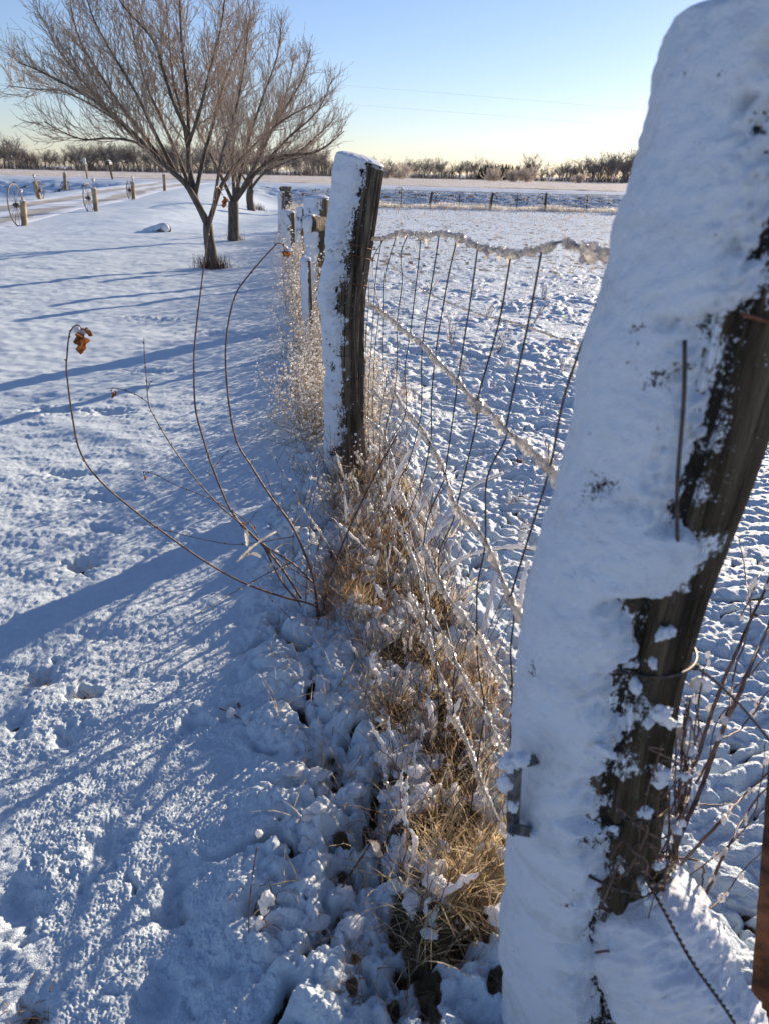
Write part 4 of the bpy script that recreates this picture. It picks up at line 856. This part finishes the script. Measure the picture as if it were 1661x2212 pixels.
# ---------------------------------------------------------------- trees
def branch(P0, D, L, n, up, wig, g):
    P = [np.array(P0, float)]; d = np.array(D, float)/np.linalg.norm(D); st = L/n
    for i in range(n):
        d = d+g.randn(3)*wig+np.array([0, 0, up]); d /= np.linalg.norm(d); P.append(P[-1]+d*st)
    return np.array(P)
def side_dir(t, g, ang):
    a = g.randn(3); a -= t*(a@t); a /= np.linalg.norm(a); return t*math.cos(ang)+a*math.sin(ang)
def grow_tree(name, base, trunk, limbs, lab, seed, k1=9, k2=9, twigr=.0030, bud=.0050, spread=1.0, grass=True, dens=1.0):
    g = np.random.RandomState(seed); o = empty(name, base, lab, 'tree', None)
    m = MB(); m.tube(trunk[0], trunk[1], 16, wob=lambda a, b: 1+.07*noise3(np.stack(np.meshgrid(np.arange(b)*1.1, np.arange(a)*.25, [0]), -1)[:, :, 0], seed)); rel(m, o).build('trunk', M['bark'], o)
    mt = MB(); bc = []
    for (LP, r0, r1) in limbs:
        r0 = r0*.95; n = len(LP); rr = np.linspace(r0, r1, n); m = MB(); m.tube(LP, rr, 9); rel(m, o).build('limb', M['bark'], o)
        Ll = np.concatenate([[0], np.cumsum(np.linalg.norm(np.diff(LP, axis=0), axis=1))]); tot = Ll[-1]
        nb_ = int(k1*tot*dens)
        for b in range(nb_):
            s = (.18+.82*(b+g.rand())/nb_)*tot; i = min(n-2, int(np.searchsorted(Ll, s))); i = max(1, i); t = LP[i]-LP[i-1]; t /= np.linalg.norm(t)+1e-9
            d = side_dir(t, g, .45+.45*g.rand()); d[2] = d[2]*.8+.25
            L1 = (.45+1.15*g.rand())*spread*(1.2-.85*s/tot); rb = min(rr[i]*.5, .0075)*(.6+.5*g.rand())
            B1 = branch(LP[i], d, L1, 8, .06, .10, g); mt.tube(B1, np.linspace(rb, twigr, 9), 4, cap=False)
            n2 = int(k2*L1)
            for c in range(n2):
                j = 2+int((c+g.rand())/max(n2, 1)*6.9); j = min(j, 8); t2 = B1[j]-B1[j-1]; t2 /= np.linalg.norm(t2); d2 = side_dir(t2, g, .5+.4*g.rand()); d2[2] += .2
                L2 = (.12+.42*g.rand())*spread; B2 = branch(B1[j], d2, L2, 4, .07, .14, g); mt.tube(B2, np.linspace(twigr*1.1, twigr*.65, 5), 3, cap=False)
                bc.append(B2[1:]+g.randn(4, 3)*.004); 
                if g.rand() < .45:
                    d3 = side_dir(d2/np.linalg.norm(d2), g, .7); B3 = branch(B2[2], d3, L2*.5, 3, .08, .12, g); mt.tube(B3, twigr*.7, 3, cap=False); bc.append(B3[1:])
            bc.append(B1[3:])
    bc = np.vstack(bc); blobs(mt, bc, bud*(.5+.7*g.rand(len(bc))), OCT)
    rel(mt, o).build('crown', M['twig'], o)
    return o
def c3(x_, y_): return x_/2.083, y_/2.083
def mk_limbs(specs, Y0, r):
    out = []
    for pts, dy, r0 in specs:
        n = len(pts); P = catmull([at(*c3(*p), Y0+dy*(i/(n-1))**1.1) for i, p in enumerate(pts)], 5); out.append((P, r0, r))
    return out
tb = gp(461, 577); TY = float(tb[1])
tr1 = catmull([at(463, 588, TY), at(460, 572, TY), at(457, 545, TY), at(452, 510, TY), at(450, 484, TY)], 6)
L1 = mk_limbs([([(937, 1012), (905, 945), (870, 880), (830, 820), (740, 740), (600, 600), (480, 490), (365, 415), (250, 355), (160, 310), (80, 280)], -.4, .062),
 ([(885, 905), (858, 780), (850, 680), (850, 560), (845, 430), (820, 200), (810, 0), (800, -200)], .3, .05),
 ([(850, 600), (790, 480), (740, 330), (690, 180), (560, 30), (480, -100)], -.7, .032),
 ([(940, 1010), (985, 870), (1020, 800), (1100, 700), (1250, 560), (1400, 470)], .6, .045),
 ([(880, 880), (920, 700), (960, 560), (1000, 400), (1080, 200), (1150, 60)], .9, .036),
 ([(850, 650), (900, 500), (950, 300), (1000, 100), (1020, -120)], -1.0, .030),
 ([(760, 760), (680, 690), (600, 635), (480, 622), (380, 628), (280, 592), (200, 545)], -.6, .024),
 ([(760, 760), (640, 600), (540, 470), (450, 330), (375, 210), (330, 80), (310, -60)], .7, .032),
 ([(800, 790), (700, 600), (620, 430), (520, 260), (430, 100), (370, -80)], -1.2, .032),
 ([(870, 880), (800, 700), (730, 540), (660, 380), (610, 200), (580, 20), (560, -120)], 1.4, .034),
 ([(700, 700), (560, 560), (430, 430), (330, 310), (255, 210), (205, 90)], .2, .020),
 ([(560, 565), (410, 470), (280, 410), (150, 400), (40, 385)], .5, .016),
 ([(850, 700), (820, 520), (780, 350), (760, 150), (740, -100)], 1.2, .026),
 ([(960, 950), (1000, 700), (1060, 500), (1100, 300), (1120, 100)], -.9, .026)], TY, .006)
tree1 = grow_tree('bare_tree', tb, (tr1, np.linspace(.105, .074, len(tr1))), L1, 'nearest leafless tree on the lawn, forking low with reddish frosted twigs', 5, 19.0, 19.0, spread=.70)
tb2 = gp(506, 521); T2 = float(tb2[1])
tr2 = catmull([at(506, 530, T2), at(505, 510, T2), at(505, 470, T2), at(505, 435, T2)], 6)
L2 = mk_limbs([([(1050, 910), (1000, 800), (950, 700), (880, 560), (830, 420)], .8, .05), ([(1055, 910), (1100, 850), (1160, 770), (1260, 705), (1400, 690), (1480, 650), (1550, 590)], -.3, .06),
 ([(1060, 900), (1090, 750), (1130, 600), (1180, 450), (1250, 250), (1270, 80)], .7, .05), ([(1080, 870), (1150, 740), (1240, 560), (1350, 380), (1400, 220)], -1.2, .045), ([(1055, 900), (1050, 700), (1060, 500), (1090, 300), (1110, 120)], 1.0, .045),
 ([(1160, 770), (1300, 620), (1430, 500), (1500, 350)], .5, .035), ([(1080, 860), (1030, 650), (990, 450), (980, 300)], -1.3, .035), ([(1200, 730), (1320, 700), (1440, 600), (1510, 530)], 1.2, .028), ([(1130, 800), (1200, 600), (1280, 450), (1330, 250)], 1.6, .035)], T2, .008)
tree2 = grow_tree('bare_tree', tb2, (tr2, np.linspace(.135, .11, len(tr2))), L2, 'second leafless tree in the lawn row, straight trunk with snow on its left', 8, 17.0, 17.0, .0034, .0055, .66)
tb3 = gp(546, 455); T3 = float(tb3[1])
tr3 = catmull([at(546, 460, T3), at(542, 445, T3), at(540, 425, T3), at(543, 408, T3)], 6)
L3 = mk_limbs([([(1130, 850), (1070, 760), (980, 690)], 2, .07), ([(1130, 850), (1190, 780), (1290, 730), (1380, 700)], -1, .08), ([(1130, 850), (1150, 720), (1200, 600), (1260, 480)], 2, .07), ([(1130, 850), (1100, 700), (1080, 560)], -2, .07), ([(1150, 820), (1260, 700), (1350, 600)], 1, .06)], T3, .012)
tree3 = grow_tree('bare_tree', tb3, (tr3, np.linspace(.20, .17, len(tr3))), L3, 'farthest leafless tree of the lawn row, thick low trunk near the corner post', 9, 3.2, 3.0, .010, .014, 2.0)
# tree mostly out of frame at the left edge
q4 = np.array([-17.5, 31.0, 0]); q4[2] = gz1(q4[0], q4[1]); tr4 = np.stack([np.full(8, q4[0]), np.full(8, q4[1]), np.linspace(q4[2], 1.9, 8)], -1)
gg = np.random.RandomState(3); L4 = []
for k in range(11):
    a = k*2.4; d = np.array([math.cos(a)*.7, math.sin(a)*.7, .8]); P = branch([q4[0], q4[1], 1.2+.7*gg.rand()], d, 3.2+.8*gg.rand(), 16, .03, .06, gg); L4.append((P, .05, .01))
grow_tree('bare_tree', q4, (tr4, np.linspace(.16, .12, 8)), L4, 'leafless tree mostly cut off by the left edge of the picture', 12, 2.6, 3.6, .009, .012, 1.3)
# grass rings at the trunks
for (px, py, nn, sp, lab, Yt) in ((461, 577, 420, .15, 'ring of brown dead stems round the nearest tree trunk', TY), (509, 519, 120, .13, 'few brown stems at the second tree trunk', T2), (556, 452, 160, .3, 'brown stems beside the farthest lawn tree trunk', T3)):
    q = gp(px, py); m = MB(); B = np.stack([q[0]+sp*rs.randn(nn)*.8, q[1]+sp*.6*rs.randn(nn), np.zeros(nn)], -1); B[:, 2] = gz(B[:, 0], B[:, 1])-.02
    blades(m, B, rs.rand(nn)*6.283, (.08+.20*rs.rand(nn))*(sp/.15)**.6, .02+.12*rs.rand(nn), (.003+.003*rs.rand(nn))*(sp/.15)**.5, 4)
    tag(m.build('dead_stems', M['stem'], None, False), lab, 'grass', kind='stuff')

# ---------------------------------------------------------------- limestone posts, wheels, lamps
def lime_mb(base, top, w_, d_, seed):
    n = 22; m = 20; t = np.linspace(0, 1, n); ph = np.linspace(-math.pi, math.pi, m, endpoint=False); P = base+(top-base)*t[:, None]
    A, T_ = np.meshgrid(ph, t); sq = 1/np.maximum(np.abs(np.sin(A)), np.abs(np.cos(A)))**.75
    k = 1+.12*noise3(np.stack([np.sin(A)*1.6, np.cos(A)*1.6, T_*5], -1)+seed, seed)+.06*noise3(np.stack([np.sin(A)*5, np.cos(A)*5, T_*14], -1)+seed, seed)
    V = P[:, None, :]+np.stack([np.sin(A)*sq*k*w_*.8, -np.cos(A)*sq*k*d_*.8, 0*A], -1)
    mb = MB(); i = np.arange(n-1)[:, None]*m; j = np.arange(m)[None]
    V = np.vstack([V.reshape(-1, 3), P[-1]+[0, 0, .01]]); jj = np.arange(m)
    mb.add(V, np.stack([(n-1)*m+jj, (n-1)*m+(jj+1) % m, np.full(m, n*m)], -1), np.stack([i+j, i+(j+1) % m, i+m+(j+1) % m, i+m+j], -1).reshape(-1, 4)); return mb
def wheel(c, rad, nrm, lab, spokes=12, thick=.022, group='wagon wheels beside the driveway posts', parent=None):
    nrm = np.array(nrm, float); nrm /= np.linalg.norm(nrm); up = np.array([0, 0, 1.]); e1 = np.cross(nrm, up); e1 /= np.linalg.norm(e1); e2 = np.cross(e1, nrm)
    o = empty('wagon_wheel', c-np.array([0, 0, rad]), lab, 'wheel', group)
    a = np.linspace(0, 2*math.pi, 49); ring = c+rad*(np.cos(a)[:, None]*e1+np.sin(a)[:, None]*e2); m = MB(); m.tube(ring, thick, 6, cap=False); rel(m, o).build('rim', M['iron'], o)
    m = MB(); m.tube(np.stack([c-nrm*.09, c, c+nrm*.09]), [.05, .06, .05], 10); rel(m, o).build('hub', M['iron'], o)
    for k in range(spokes):
        b = k*2*math.pi/spokes; m = MB(); m.tube(np.stack([c, c+rad*(math.cos(b)*e1+math.sin(b)*e2)]), thick*.45, 4); rel(m, o).build('spoke', M['iron'], o)
    return o
LP = [  # base px, top px, half width, tilt, wheel (px,py,rad px, normal), lamp px, label words
 ((54, 487), (50, 434), .105, (36, 443, 42, (1, .06, 0)), (76*.0+72.5, 407), 'nearest'),
 ((209, 456), (203, 407), .10, (192, 428, 29, (1, .0, 0)), (200, 386), 'second'),
 ((290, 430), (287, 393), .10, (281, 411, 19, (1, .0, 0)), (288, 382), 'third'),
 ((357, 412), (355, 377), .10, None, (354, 362), 'fourth'),
 ((128/1.505+2, 431), (75, 392), .10, (86, 412, 20, (1, -.05, 0)), (74, 377), 'farside'),
 ((143, 410), (140, 373), .12, (142, 402, 10, (.1, 1, 0)), (137, 362), 'farside2')]
words = {'nearest': 'nearest the camera', 'second': 'second along the near driveway side', 'third': 'third along the near driveway side', 'fourth': 'narrow grey one last before the road', 'farside': 'crooked, leaning left on the far driveway side', 'farside2': 'upright one, on the far driveway side below the field'}
for (b, t, hw, wh, lp, key) in LP:
    q = gp(*b); Y = float(q[1]); q[2] = gz1(q[0], Y)-.05; tp = at(*t, Y)
    o = empty('stone_post', q, 'tan limestone post, '+words[key], 'stone post'); mb = lime_mb(q, tp, hw, hw*.9, len(key)+int(t[0]) % 7); rel(mb, o).build('stone', M['lime'], o)
    mb = MB(); blobs(mb, [tp+[-.01, 0, .01]], [[hw*.95, hw*.85, .03]], ICO2, .2, 2); rel(mb, o).build('snow_cap', M['snow'], o)
    if wh:
        c = at(wh[0], wh[1], Y+(.12 if wh[3][1] < 0 else -.15)*0+.02); wheel(c, wh[2]*Y/1757*1.02, wh[3], 'spoked iron wheel against the limestone post, '+words[key].split(',')[0]+(' on the far side' if key == 'farside' else ''), 12, .018)
    l0 = at(*lp, Y+.05); l1 = tp+[(.10 if key == 'nearest' else 0), .05, 0]
    if key == 'nearest': l0 = at(49, 410, Y+.1); l1 = at(49, 436, Y+.1)
    lo = empty('solar_lamp', l1, 'small stake lamp, '+{'nearest': 'on the limestone post nearest the camera', 'second': 'on the second near-side limestone post', 'third': 'on the third near-side limestone post', 'fourth': 'on the narrow grey limestone post', 'farside': 'on the crooked left-leaning limestone post', 'farside2': 'on the upright far-side limestone post'}[key], 'lamp')
    hgt = max(.22, l0[2]-l1[2]); hgt = min(hgt, .4)
    m = MB(); m.tube(np.stack([l1-[0, 0, .05], l1+[0, 0, hgt-.12]]), .014, 6); rel(m, lo).build('stem', M['iron'], lo)
    m = MB(); m.tube(np.stack([l1+[0, 0, hgt-.12], l1+[0, 0, hgt-.02]]), [.035, .055], 10); rel(m, lo).build('lantern', M['lampmetal'], lo)
    m = MB(); m.tube(np.stack([l1+[0, 0, hgt-.018], l1+[0, 0, hgt+.02]]), [.085, .03], 10); rel(m, lo).build('cap', M['snow'], lo)
# mailbox and marker post by the road
q = np.array([at(239, 376, 60)[0], 60, 0.]); q[2] = float(road_z(q[0])); o = empty('mailbox', q, 'dark mailbox on a leaning post across the road, left of the nearest tree', 'mailbox')
m = MB(); m.tube(np.stack([q-[-.15, 0, .2], q+[0, 0, 1.0]]), .075, 6); rel(m, o).build('post', M['postwood'], o)
m = MB(); a = np.linspace(0, math.pi, 9); prof = [(-.14, 0)]+[(-.14*math.cos(t), .12+.13*math.sin(t)) for t in a]+[(.14, 0)]
V = np.array([[x_, y_, z_] for y_ in (-.3, .3) for x_, z_ in prof])+q+[0, 0, 1.0]; k = len(prof); m.add(V, [[0, i, i+1] for i in range(1, k-1)]+[[k, k+i+1, k+i] for i in range(1, k-1)], [[i, k+i, k+(i+1) % k, (i+1) % k] for i in range(k)]); rel(m, o).build('box', M['black'], o, False)
m = MB(); blobs(m, [q+[0, 0, 1.26]], [[.14, .28, .05]], ICO2, .15, 2); rel(m, o).build('snow_cap', M['snow'], o)
q = np.array([at(189, 376, 59.5)[0], 59.5, 0.]); q[2] = float(road_z(q[0])); o = empty('marker_post', q, 'slim pale post at the road edge left of the mailbox', 'post')
m = MB(); m.tube(np.stack([q-[0, 0, .3], q+[-.08, 0, .95]]), .06, 7); rel(m, o).build('shaft', M['lime'], o)
m = MB(); m.box(q+[-.08, 0, 1.2], (.10, .02, .22)); rel(m, o).build('plate', M['lampmetal'], o, False)
# culvert
q = gp(350, 502); cv = empty('culvert', q, 'half-buried snow-covered culvert pipe end on the lawn', 'culvert pipe')
a0, a1 = at(318, 493, q[1]+.7), at(360, 499, q[1]); m = MB(); n = 24; PP = np.linspace(a0, a1, n); PP[:, 2] = np.linspace(gz1(a0[0], a0[1])-.10, gz1(a1[0], a1[1])+.07, n); m.tube(PP, .14, 20, cap=False); m.tube(PP, .115, 20, cap=True); rel(m, cv).build('pipe', M['stone'], cv)
m = MB(); blobs(m, PP[:-2]+[0, 0, .04], np.full((n-2, 3), .13)*[[1.1, 1.1, .95]], ICO3, .12, 1.5); rel(m, cv).build('snow_load', M['snow'], cv)

# ---------------------------------------------------------------- far fence
FY = 45.0
def ffz(x_): return gz1(x_, FY)
ff = empty('wire_fence', (at(1000, 450, FY)[0], FY, ffz(0)), 'long frosted woven-wire fence crossing the far side of the pasture', 'fence', None)
xa, xb = at(618, 440, FY)[0], at(1368, 450, FY)[0]; xs = np.linspace(xa, xb, 120)
zs = np.array([float(base_z(x_, FY)) for x_ in xs])
for k, h in enumerate((.12, .24, .36, .50, .64, .78, .90)):
    m = MB(); m.tube(np.stack([xs, 0*xs+FY, zs+h+.012*np.sin(xs*1.3+k)], -1), .011, 3, cap=False); rel(m, ff).build('line_wire', M['wire'], ff)
m = MB()
for x_ in np.arange(xa, xb, .3): z_ = float(base_z(x_, FY)); m.tube(np.array([[x_, FY, z_+.1], [x_, FY, z_+.9]]), .004, 3, cap=False)
o = rel(m, ff).build('stay_wires', M['wire'], ff); o['kind'] = 'stuff'
m = MB(); n = 4200; bx_ = xa+(xb-xa)*rs.rand(n); hh = np.array([.12, .24, .36, .50, .64, .78, .90])[rs.randint(0, 7, n)]; blobs(m, np.stack([bx_, 0*bx_+FY-.01, base_z(bx_, 0*bx_+FY)+hh-.01], -1), np.stack([.022+.03*rs.rand(n), .016+0*bx_, .016+.02*rs.rand(n)], -1), OCT, jit=False)
o = rel(m, ff).build('frost_beads', M['bead'], ff); o['kind'] = 'stuff'
m = MB(); n = 9000; x_ = xa+(xb-xa+.5)*rs.rand(n); y_ = FY+.3*rs.randn(n); k = noise2(x_*.5, 0*x_, 3); hh = (.08+.28*rs.rand(n)*(1+k)); blades(m, np.stack([x_, y_, base_z(x_, y_)], -1), rs.rand(n)*6.283, hh, .05+.25*rs.rand(n), .007+.007*rs.rand(n), 3)
tag(m.build('frosty_grass', M['frost'], None, False), 'frosted tan grass along the foot of the far pasture fence', 'grass', kind='stuff')
posts = [(865, 404, 0, 'thin', 'just right of the middle post'), (931, 414, 6, 'wood', 'first wooden one right of the middle post'), (991, 413, 0, 'thin', 'between the first and second wooden posts'), (1062, 416, 6, 'wood', 'second wooden one, leaning right'), (1115, 420, 0, 'thin', 'between the second and third wooden posts'), (1178, 417, 3, 'wood', 'third wooden one, snow-topped'), (1266, 422, 0, 'thin', 'nearest the stone basket at the right')]
for px, ty, ln_, kd, wd in posts:
    x0 = at(px-ln_*.8, 450, FY-.05)[0]; z0 = float(base_z(x0, FY)); tp = at(px+2, ty, FY-.05)
    o = empty('fence_post', (x0, FY-.05, z0), ('slim steel' if kd == 'thin' else 'dark wooden')+' post of the far pasture fence, '+wd, 'fence post')
    P = catmull([[x0, FY-.05, z0-.1], [(x0*1.1+tp[0]*.9)/2, FY-.05, (z0+tp[2])/2], [tp[0], FY-.05, tp[2]]], 5)
    m = MB(); m.tube(P, .022 if kd == 'thin' else np.linspace(.085, .065, len(P)), 8); rel(m, o).build('post', M['wire'] if kd == 'thin' else M['postwood'], o)
    if kd == 'wood': m = MB(); blobs(m, [P[-1]+[-.01, 0, .015]], [[.085, .08, .045]], ICO1, .1, 1); rel(m, o).build('snow_cap', M['snow'], o)
    dx = {865: -.12, 931: .22, 991: .0, 1062: .22, 1115: .0, 1178: -.22, 1266: .0}[px]
    wheel(np.array([tp[0]+dx, FY-.12, tp[2]-.28]), .26, (.12, 1, 0), 'iron wheel hung on the far fence post, '+wd, 8, .013, 'iron wheels hung on the far fence')
def basket(px, ty, by, hwpx, Y, lab, vine_=False):
    b = at(px, by, Y); t = at(px, ty, Y); rad = hwpx*Y/1757; z0 = float(base_z(b[0], Y)); H = t[2]-z0
    o = empty('stone_basket', (b[0], Y, z0), lab, 'stone basket'); n = 230; g = np.random.RandomState(int(px)); a = g.rand(n)*6.283; z = z0+g.rand(n)*H; m = MB()
    m.tube(np.array([[b[0], Y, z0-.05], [b[0], Y, z0+H*.97]]), rad*.8, 20)
    blobs(m, np.stack([b[0]+rad*.86*np.cos(a), Y+rad*.86*np.sin(a), z], -1), np.stack([.09+.05*g.rand(n), .08+.04*g.rand(n), .035+.03*g.rand(n)], -1), ICO1, .3, 1.5); rel(m, o).build('stones', M['stone'], o, False)['kind'] = 'stuff'
    m = MB()
    for k in range(8): aa_ = np.linspace(0, 6.283, 25); m.tube(np.stack([b[0]+rad*1.06*np.cos(aa_), Y+rad*1.06*np.sin(aa_), z0+H*(k+.3)/8+0*aa_], -1), .006, 3, cap=False)
    rel(m, o).build('wire_cage', M['wire'], o)
    n = 70; a = g.rand(n)*3.14+3.14; z = z0+g.rand(n)*H; m = MB(); blobs(m, np.vstack([np.stack([b[0]+rad*1.0*np.cos(a), Y+rad*1.0*np.sin(a), z], -1), [[b[0], Y, z0+H]]]), np.vstack([np.stack([.05+.05*g.rand(n), .03+0*a, .012+.02*g.rand(n)], -1), [[rad*.9, rad*.9, .06]]]), ICO1, .3, 1.5); rel(m, o).build('snow_patches', M['snow'], o)
    return o
basket(1360, 424, 458, 14, 44.0, 'stone-filled wire corner basket with snow patches at the right end of the far fence')
cb = basket(619, 404, 450, 11, 40.0, 'vine-covered dark corner post at the end of the lawn fence line')
# ---------------------------------------------------------------- power lines
for (a, m_, b, lab) in (((0, 139), (682, 180), (1413, 240), 'upper power line crossing the sky'), ((0, 181), (686, 221), (1395, 275), 'lower power line crossing the sky')):
    P = catmull([at(-500, 2*a[1]-150, 90), at(*a, 90), at(*m_, 90), at(*b, 90), at(2000, 2*b[1]-m_[1]+8-10, 90)], 20); mb = MB(); mb.tube(P, .006, 5, cap=False); o = mb.build('power_line', M['lampmetal'], None); tag(o, lab, 'power line')
# ---------------------------------------------------------------- wooded horizon
def proto_tree(seed, H=1.0, spread=.35, n1=16, dense=1.0, trunk=.022, tw=.0045, low=.25, up=.05):
    g = np.random.RandomState(seed); m = MB(); P = branch([0, 0, -.02], [0.05*g.randn(), .05*g.randn(), 1], H*.55, 6, .05, .05, g); mt = MB(); mt.tube(P, np.linspace(trunk, trunk*.6, 7), 5)
    for k in range(n1):
        i = 1+int((low+(1-low)*g.rand())*5.9); i = min(i, 6); a = k*2.4+g.rand(); d = np.array([math.cos(a)*spread*2, math.sin(a)*spread*2, .9]); B = branch(P[i], d, H*(.35+.25*g.rand()), 6, up, .12, g)
        m.tube(B, np.linspace(trunk*.45, tw, 7), 4, cap=False)
        for c in range(int(9*dense)):
            j = g.randint(1, 7); t = B[j]-B[j-1]; t /= np.linalg.norm(t); B2 = branch(B[j], side_dir(t, g, .6), H*(.10+.14*g.rand()), 3, up, .15, g); m.tube(B2, tw, 3, cap=False)
            for e in range(3): t = B2[2]-B2[1]; t /= np.linalg.norm(t); B3 = branch(B2[g.randint(1, 4)], side_dir(t, g, .7), H*.07, 2, up, .15, g); m.tube(B3, tw*.7, 3, cap=False)
    return mt, m
protos = []
for s in range(6):
    mt, m = proto_tree(100+s, 1.0, .30+.08*(s % 3), 15+s, 1.0 if s < 4 else .7, .020, .0042, .15)
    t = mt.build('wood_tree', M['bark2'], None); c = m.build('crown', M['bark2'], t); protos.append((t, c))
used = set(); gw = np.random.RandomState(21)
def copy_tree(k, loc, h, rz, lab, cat, group, matr=None, sx=1.0):
    t, c = protos[k]
    if k in used: t = t.copy(); C.objects.link(t); c = c.copy(); C.objects.link(c); c.parent = t
    used.add(k); t.location = Vector([float(v) for v in loc]); t.scale = (h*sx, h*sx, h); t.rotation_euler = (0, 0, rz); tag(t, lab, cat, group)
    return t
topx = [-80, 0, 30, 60, 100, 150, 185, 230, 300, 400, 500, 600, 650, 720, 800, 850, 950, 1060, 1130, 1180, 1230, 1300, 1400, 1500]
topy = [308, 306, 304, 320, 318, 322, 312, 312, 312, 315, 318, 318, 318, 330, 340, 337, 342, 352, 345, 350, 346, 340, 338, 338]
basey = lambda px: np.interp(px, [0, 176, 450, 630, 1200, 1400], [363, 368, 374, 385, 389, 389])
def wood_at(px, Y): 
    p = at(px, basey(px), Y); return p
for i in range(165):
    px = -90+1560*(i+1.3*gw.rand())/165; Y = 235+50*gw.rand(); p = wood_at(px, Y); z0 = float(base_z(p[0], Y)); ty = np.interp(px, topx, topy)+22*(noise2(np.array([px*.021]), np.array([.3]), 91)[0]*.6+.28)+(14*gw.rand()**1.4)
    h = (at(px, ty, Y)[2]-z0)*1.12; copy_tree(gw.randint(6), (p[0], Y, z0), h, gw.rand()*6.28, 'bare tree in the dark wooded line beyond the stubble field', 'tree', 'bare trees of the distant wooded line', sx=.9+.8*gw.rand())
# tall open-crowned trees standing out at the right end
for px, ty, wd in ((1192-50, 343, 'rounded crown above the evergreens'), (1290, 340, 'first of the tall open trees at the right end of the wood'), (1318, 341, 'second of the tall open trees at the right end of the wood'), (1345, 343, 'third of the tall open trees at the right end of the wood'), (1382, 336, 'tallest open tree beside the largest post')):
    Y = 228; p = wood_at(px, Y); z0 = float(base_z(p[0], Y)); copy_tree(gw.randint(4), (p[0], Y, z0), (at(px, ty, Y)[2]-z0)*1.1, gw.rand()*6, 'bare spreading tree, '+wd, 'tree', None, sx=1.35)
# brush filling the wood
m = MB(); g = np.random.RandomState(4); n = 9000
pxs = -90+1540*g.rand(n); Ys = 245+60*g.rand(n); d = np.stack([ray(a, 376) for a in pxs[:1]]); xs_ = (pxs-830.5)/1757*Ys; z0 = base_z(xs_, Ys); lh = np.interp(pxs, topx, topy); hb = (basey(pxs)-lh)/1757*Ys*(.42+.45*noise2(pxs*.021, 0*pxs+.3, 91)*-1)
B = np.stack([xs_, Ys, z0-.1], -1); blades(m, B, g.rand(n)*6.283, hb*(.35+.75*g.rand(n)), .3+1.4*g.rand(n), .03+.05*g.rand(n), 4)
tag(m.build('brushwood', M['brush'], None, False), 'dark tangled undergrowth filling the distant wooded line', 'undergrowth', kind='stuff')
# evergreens
def cone_tree(seed):
    g = np.random.RandomState(seed); m = MB(); n = 420; t = g.rand(n)**.8; a = g.rand(n)*6.283; rr = .24*(1-t)+.01; B = np.stack([np.cos(a)*rr*.15, np.sin(a)*rr*.15, .08+t*.92], -1)
    P = [];
    for b, aa_, r_b2 in zip(B, a, rr): e = b+np.array([math.cos(aa_)*r_b2, math.sin(aa_)*r_b2, -.05*g.rand()-.01]); m.tube(np.stack([b, (b+e)/2+[0, 0, .012], e]), [.010, .014, .003], 4, cap=False)
    tk = MB(); tk.tube(np.array([[0, 0, -.03], [0, 0, .97]]), [.02, .004], 5); return tk, m
tk, m = cone_tree(2); et = tk.build('evergreen_tree', M['bark2'], None); ec = m.build('crown', M['ever'], et)
for i in range(16):
    px = 1035+(1155-1035)*(i+.5*gw.rand())/16; Y = 232+6*gw.rand(); p = wood_at(px, Y); z0 = float(base_z(p[0], Y))
    if i: t = et.copy(); C.objects.link(t); c = ec.copy(); C.objects.link(c); c.parent = t
    else: t = et
    h = at(px, 353+5*gw.rand(), Y)[2]-z0; t.location = (p[0], Y, z0); t.scale = (h*1.1, h*1.1, h); tag(t, 'dark pointed evergreen in the row within the distant wood', 'tree', 'evergreens in the distant wood')
# pale frosted bushes in front of the wood
for k, (px, ty, by, wpx, wd) in enumerate(((1068, 363, 389, 62, 'widest one, left of the group of three'), (1106, 364, 391, 42, 'middle one of the group of three'), (1139, 361, 392, 42, 'tallest one, right of the group of three'), (1248, 377, 393, 24, 'small low one by itself'), (866, 352, 385, 54, 'just right of the middle post'), (832, 356, 385, 40, 'partly hidden by the top of the middle post'))):
    Y = 190; p = at(px, by, Y); z0 = float(base_z(p[0], Y)); H = at(px, ty, Y)[2]-z0; g = np.random.RandomState(60+k); mt = MB(); m = MB()
    for a in range(34):
        an = g.rand()*6.283; sp = wpx/2*Y/1757; d = np.array([math.cos(an)*sp*.9*g.rand(), math.sin(an)*sp*.6*g.rand(), H*.8]); B = branch([p[0]+.5*d[0], Y+.3*d[1], z0-.1], d, H*(.7+.3*g.rand()), 5, .0, .12, g); mt.tube(B, np.linspace(.06, .03, 6), 4, cap=False)
        for c in range(16): j = g.randint(1, 6); t = B[j]-B[j-1]; t /= np.linalg.norm(t); B2 = branch(B[j], side_dir(t, g, .7), H*(.12+.16*g.rand()), 3, .05, .2, g); m.tube(B2, .028, 3, cap=False); blobs(m, B2[1:]+g.randn(3, 3)*.05, [.07, .06, .05], OCT)
    o = empty('frosted_bush', (p[0], Y, z0), 'pale frost-covered bush before the wood, '+wd, 'bush'); rel(mt, o).build('stems', M['frost'], o); rel(m, o).build('crown', M['frost'], o)
# wind turbines far off
for px, ty, rot, lab in ((1183, 342, .1, 'distant wind turbine with one blade pointing straight up'), (1225, 345, .9, 'distant wind turbine with tilted blades right of the other turbine')):
    Y = 2200; c = at(px, ty+13, Y); o = empty('wind_turbine', (c[0], Y, 0), lab, 'wind turbine'); m = MB(); m.tube(np.array([[c[0], Y, 0], [c[0], Y, c[2]]]), [1.8, 1.1], 8); rel(m, o).build('tower', M['pole'], o)
    for k in range(3): a = rot+k*2.094; m = MB(); m.tube(np.array([[c[0], Y-3, c[2]], [c[0]+16*math.sin(a), Y-3, c[2]+16*math.cos(a)]]), [1.0, .3], 5); rel(m, o).build('blade', M['pole'], o)
print('camera check', proj(at(400, 1500, 1.5)))
